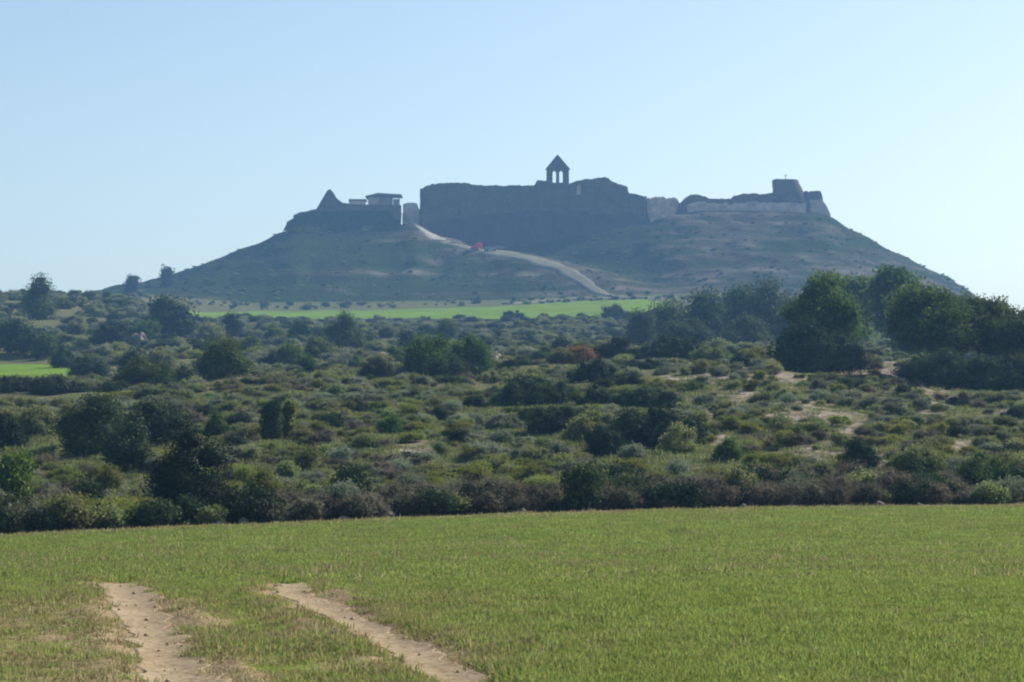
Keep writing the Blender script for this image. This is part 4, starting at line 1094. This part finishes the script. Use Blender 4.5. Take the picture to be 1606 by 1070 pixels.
# rocky plinth the castle stands on
def cliff(name, pts_top, pts_bot, D0, D1, mat, seed, label):
    """leaning rock face from a top line (at D0) down to a bottom line (at D1 < D0)"""
    n, m = 160, 14
    P = np.linspace(pts_top[0][0], pts_top[-1][0], n)
    tz = zof(np.interp(P, *zip(*pts_top)), D0); bz = zof(np.interp(P, *zip(*pts_bot)), D1)
    t = np.linspace(0, 1, m)[:, None]
    X = ((P - CX) * DC / F_PX)[None] * np.ones((m, 1)) * 1.004
    Z = tz[None] + (bz - tz)[None] * t
    nz = fbm(X * 0.25, Z * 0.5, seed, 4) - 0.5
    Y = D0 + (D1 - D0) * t ** 1.3 + nz * 3.0 * (t > 0.04) + 5 * (np.abs(np.linspace(-1, 1, n)) ** 8)[None]
    V = np.stack([X.ravel(), Y.ravel(), (Z + (fbm(X * .3, Y * .3, seed + 2, 3) - 0.5) * 0.6 * (t > 0.04)).ravel()], 1)
    Vb = np.stack([X[0], np.full(n, D0 + 8), tz - 0.1], 1)
    a = (np.arange(m - 1)[:, None] * n + np.arange(n - 1)[None]).ravel()
    Q = np.stack([a + n, a + n + 1, a + 1, a], 1); b = np.arange(n - 1)
    Q = np.concatenate([Q, np.stack([b, b + 1, b + 1 + m * n, b + m * n], 1)])
    o = link(name, mesh_np(name, np.concatenate([V, Vb]), Q, mat, True)); return tag(o, kind='structure')
cliff('castle_rock', [(655, 348), (740, 340), (830, 331), (1018, 331)], [(655, 376), (700, 392), (760, 398), (900, 384), (1018, 362)], DC - 1.0, DC - 9, M['rock'], 5, '')
cliff('terrace_rock', [(448, 346), (470, 338), (500, 331), (629, 331)], [(448, 360), (500, 366), (560, 372), (629, 378)], DC - 2.0, DC - 14, M['hill'], 8, '')

# pyramid-like gable ruin
c = base_empty('ruined_gable', 517, 330, DC, 'pointed ruined gable like a small pyramid at the left end of the hilltop', 'ruin')
wall_from_outline('gable_wall', [(495, 330), (503, 316), (513, 299), (517, 296.5), (521, 300), (528, 311), (537, 318), (548, 320)], 334, DC, 3.0, M['stone'], c, 21, 0.25, 0.3, top_rough=0.12)
wall_from_outline('rear_wall', [(499, 326), (517, 303), (540, 321)], 334, DC + 7, 2.0, M['stone'], c, 22, 0.5)
side_wall('side_wall', 543, 320, 322, 334, DC + 3, DC + 7, 1.5, M['stone'], c, 23)
o = None
c = base_empty('terrace_wall', 600, 331, DC, 'low dark terrace wall under the flat-roofed shelter on the hilltop', 'wall')
wall_from_outline('parapet', [(545, 320), (580, 321), (600, 321), (629, 322)], 334, DC - 1.2, 1.6, M['stone'], c, 24, 0.5, 0.2, top_rough=0.1)
c = base_empty('terrace_wall', 600, 345, DC, 'low ruined wall stepping down the left shoulder of the hilltop', 'wall')
wall_from_outline('parapet', [(460, 338), (470, 333), (482, 331), (497, 328)], 345, DC, 1.8, M['stone'], c, 25, 0.5, 0.3, top_rough=0.2)

# flat-roofed shelter
def box(bm, x0, x1, y0, y1, z0, z1, tilt=0.0):
    vs = [bm.verts.new((x, y, z + (tilt * (x - x0) if z == z1 or True else 0))) for x in (x0, x1) for y in (y0, y1) for z in (z0, z1)]
    for f in ((0, 1, 3, 2), (4, 6, 7, 5), (0, 4, 5, 1), (2, 3, 7, 6), (1, 5, 7, 3), (0, 2, 6, 4)): bm.faces.new([vs[i] for i in f])
def part_box(name, parent, pxa, pxb, ya, yb, dd, depth, mat, tilt=0.0):
    p0 = at(pxa, yb, DC + dd); p1 = at(pxb, ya, DC + dd); bm = bmesh.new(); L = parent.location
    box(bm, p0.x - L.x, p1.x - L.x, DC + dd - L.y, DC + dd + depth - L.y, p0.z - L.z, p1.z - L.z, tilt)
    bmesh.ops.recalc_face_normals(bm, faces=bm.faces)
    bmesh.ops.bevel(bm, geom=bm.edges[:], offset=0.03, segments=1, affect='EDGES')
    return link(name, bm_mesh(name, bm, mat), parent)
c = base_empty('shelter', 602, 321, DC + 2, 'modern flat-roofed shelter with white walls beside the pointed gable ruin', 'building')
p0 = at(573, 307.5, DC + 2); p1 = at(592, 303, DC + 2); p2 = at(629.5, 305, DC + 2)
bm = bmesh.new(); prof = [(573, 309.0), (573, 307.3), (592, 302.6), (629.8, 304.8), (629.8, 307), (592, 305.8)]
fr = [bm.verts.new(at(a, b, DC + 1) - c.location) for a, b in prof]; bk = [bm.verts.new(v.co + Vector((0, 8, 0))) for v in fr]
bm.faces.new(fr); bm.faces.new(bk[::-1])
for i in range(len(fr)): j = (i + 1) % len(fr); bm.faces.new((fr[j], fr[i], bk[i], bk[j]))
bmesh.ops.recalc_face_normals(bm, faces=bm.faces); link('roof', bm_mesh('roof', bm, M['metal']), c)
part_box('back_wall', c, 595, 616, 306.5, 322, 6, 0.3, M['white'])
for a in (577, 594.5, 612, 625.5): part_box('post', c, a, a + 1.6, 307.6, 322, 1.6, 0.35, M['metal'])
part_box('wall', c, 578.8, 594.3, 309.3, 322, 1.8, 3.5, M['palestone'])
part_box('wall', c, 616.5, 625.3, 312, 322, 1.9, 4.0, M['metal'])
c = base_empty('outbuilding', 560, 321, DC + 2, 'low flat-topped annexe between pointed gable and shelter', 'building')
part_box('roof', c, 546.5, 574, 312.3, 314, 1, 6, M['metal']); part_box('wall', c, 549, 572, 314.1, 322, 2.0, 4, M['white']); part_box('post', c, 547, 548.5, 314.1, 322, 1.3, .3, M['metal'])
c = base_empty('pale_wall_ruin', 645, 343, DC, 'pale sunlit masonry block in the gap left of the long castle wall', 'ruin')
wall_from_outline('wall', [(632, 320), (640, 318), (650, 318.5), (654, 319), (655, 327), (659, 328)], 347, DC + 8, 5.0, M['white'], c, 31, 0.5, 0.25, top_rough=0.12)
wall_from_outline('low_wall', [(631, 336), (640, 333), (650, 331), (659, 331)], 350, DC + 4, 2.0, M['palestone'], c, 32, 0.5, 0.25, top_rough=0.12)

# right-hand ruins
c = base_empty('bailey_wall', 1040, 330, DC, 'pale crumbling wall just right of the long castle wall', 'ruin')
wall_from_outline('wall', [(1014, 311), (1024, 309), (1040, 310), (1062, 312.5), (1066, 318)], 334, DC + 6, 3.0, M['palestone'], c, 41, 0.4, 0.9, top_rough=0.9)
wall_from_outline('low_wall', [(1020, 330), (1030, 328), (1048, 327), (1058, 326)], 340, DC - 4, 2.0, M['palestone'], c, 42, 0.5, 0.5)
c = base_empty('rubble_mound', 1088, 318, DC, 'dark rubble mound with a stub of wall between the two wall groups', 'ruin')
wall_from_outline('wall_stub', [(1064, 320), (1075, 311), (1082, 306), (1092, 305), (1105, 309), (1116, 311.5), (1148, 312)], 328, DC + 3, 4.0, M['stone'], c, 43, 0.5, 0.6)
c = base_empty('rampart', 1190, 325, DC, 'long low pale rampart running below the round tower ruin', 'wall')
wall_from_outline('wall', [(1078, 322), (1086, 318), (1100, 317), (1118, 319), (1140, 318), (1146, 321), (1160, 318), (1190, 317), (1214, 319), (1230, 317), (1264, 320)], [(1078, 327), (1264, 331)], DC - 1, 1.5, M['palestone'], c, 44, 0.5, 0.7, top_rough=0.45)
c = base_empty('keep_wall', 1180, 318, DC, 'jagged dark wall running left from the tower ruin', 'ruin')
wall_from_outline('wall', [(1146, 313), (1150, 307.5), (1165, 304), (1186, 303), (1193, 305), (1205, 303.5), (1216, 302)], 320, DC + 2, 3.0, M['stone'], c, 45, 0.5, 0.5, top_rough=0.3)
c = base_empty('tower_ruin', 1240, 320, DC, 'stout tapering round tower ruin with a small cross on its top', 'tower')
def tower():
    a = at(1216, 320, DC + 2); b = at(1270, 320, DC + 2); ta = at(1215.5, 281, DC + 2); tb = at(1257, 281, DC + 2)
    n, m = 48, 26; V = []
    for k in range(m):
        t = k / (m - 1)
        x0 = a.x + (ta.x - a.x) * t; x1 = b.x + (tb.x - b.x) * t ** 1.4; z = a.z + (ta.z - a.z) * t; r = (x1 - x0) / 2
        for i in range(n):
            th = 2 * math.pi * i / n; rr = r * (1 + 0.05 * (float(fbm(math.cos(th) * 2 + 5, math.sin(th) * 2 + z * 0.4, 51, 3)) - 0.5) * 2)
            zz = z + (0.8 * (float(vnoise(th * 1.6, 3.0, 52)) - 0.5) if k == m - 1 else 0) + (0.5 if (k == m - 1 and abs(th - math.pi) < 0.9) else 0)
            V.append((( x0 + x1) / 2 + rr * math.cos(th), DC + 9 + rr * math.sin(th), zz))
    V = np.array(V) - np.array(c.location)
    q = np.array([[k * n + i, k * n + (i + 1) % n, (k + 1) * n + (i + 1) % n, (k + 1) * n + i] for k in range(m - 1) for i in range(n)])
    me = mesh_np('tower_wall', V, q, M['stone'])
    bm = bmesh.new(); bm.from_mesh(me); bm.verts.ensure_lookup_table(); bm.faces.new([bm.verts[(m - 1) * n + i] for i in range(n)]); bm.to_mesh(me); bm.free()
    link('tower_wall', me, c)
    bm = bmesh.new(); p = at(1232, 282, DC + 6) - c.location
    tube(bm, p, p + Vector((0, 0, 2.0)), 0.12, 0.08); tube(bm, p + Vector((-0.55, 0, 1.4)), p + Vector((0.55, 0, 1.4)), 0.09, 0.09)
    link('cross', bm_mesh('cross', bm, M['metal']), c)
tower()
wall_from_outline('annexe_wall', [(1262, 299), (1268, 299), (1270, 302)], 325, DC + 1, 3.0, M['stone'], c, 46, 0.4, 0.3)
wall_from_outline('apron', [(1216, 316), (1240, 317), (1266, 318)], [(1216, 322), (1266, 332)], DC - 0.5, 3, M['stone'], c, 47, 0.5, 0.4)
c = base_empty('bastion', 1285, 330, DC, 'sloping bastion with a sunlit pale face at the right end of the hilltop', 'ruin')
wall_from_outline('upper_wall', [(1268, 303), (1271, 300), (1275, 300), (1280, 298), (1287, 300), (1290, 308), (1291, 315)], 322, DC + 3, 3.0, M['stone'], c, 48, 0.35, 0.35)
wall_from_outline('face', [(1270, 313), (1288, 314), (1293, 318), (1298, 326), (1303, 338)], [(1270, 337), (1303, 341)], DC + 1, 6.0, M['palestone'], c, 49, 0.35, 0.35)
wall_from_outline('pier', [(1264.5, 316), (1269, 315)], 336, DC + 0.2, 2, M['stone'], c, 50, 0.3, 0.2)

# ------------------------------------------------------------------ vehicles by the castle path
def car(px, D, py, paintmat, label, rot, van=False, name='parked_car', group='cars parked below the castle'):
    x = (px - CX) * D / F_PX; z = h1(x, D) + 0.25
    e = empty(name, (x, D, z), label, 'van' if van else 'car', group); e.rotation_euler = (0, 0, rot)
    L, W = (4.6, 1.9) if van else (4.2, 1.75); H = 2.1 if van else 1.45
    prof = ([(-L/2, .35), (-L/2, .95), (-L/2+.1, H-.1), (-L/2+.4, H), (L/2-1.2, H), (L/2-.5, 1.15), (L/2-.05, 1.0), (L/2, .4)] if van else
            [(-L/2, .35), (-L/2, .85), (-L/2+.25, .95), (-L/2+.8, H-.05), (-.5, H), (.45, H-.05), (1.1, .98), (L/2-.1, .8), (L/2, .4)])
    bm = bmesh.new()
    a = [bm.verts.new((p, -W/2 + (.12 if q > 1.0 else 0), q)) for p, q in prof]; b = [bm.verts.new((p, W/2 - (.12 if q > 1.0 else 0), q)) for p, q in prof]
    bm.faces.new(a); bm.faces.new(b[::-1])
    for i in range(len(a)): j = (i+1) % len(a); bm.faces.new((a[j], a[i], b[i], b[j]))
    bmesh.ops.recalc_face_normals(bm, faces=bm.faces); link('body', bm_mesh('body', bm, paintmat), e)
    for s in (-1, 1):
        bm = bmesh.new(); y = s * (W/2 - .04)
        pts = [(-L/2+.7, 1.0), (-L/2+.95, H-.2), (.35, H-.2), (.85, 1.02)] if not van else [(-.2, 1.15), (-.2, H-.2), (L/2-1.25, H-.2), (L/2-.7, 1.2)]
        f = [bm.verts.new((p, y, q)) for p, q in pts]; g = [bm.verts.new((p, y - s*.1, q)) for p, q in pts]
        bm.faces.new(f); bm.faces.new(g[::-1])
        for i in range(4): j = (i+1) % 4; bm.faces.new((f[j], f[i], g[i], g[j]))
        link('window', bm_mesh('window', bm, M['glass']), e)
        for wx in (-L/2+.8, L/2-.8):
            bm = bmesh.new(); tube(bm, (wx, s*(W/2-.22), .33), (wx, s*(W/2+.02), .33), .33, .33, 16); link('wheel', bm_mesh('wheel', bm, M['rubber']), e)
    return e
car(748, 649, 388, M['red'], 'bright red van parked at the top of the path under the castle wall', 2.1, True)
car(769, 646, 392, M['silver'], 'grey car parked just right of the red van', 0.4)
car(784, 652, 384, M['bluegrey'], 'blue-grey car parked furthest right, behind the grey car', 0.2)

haze()
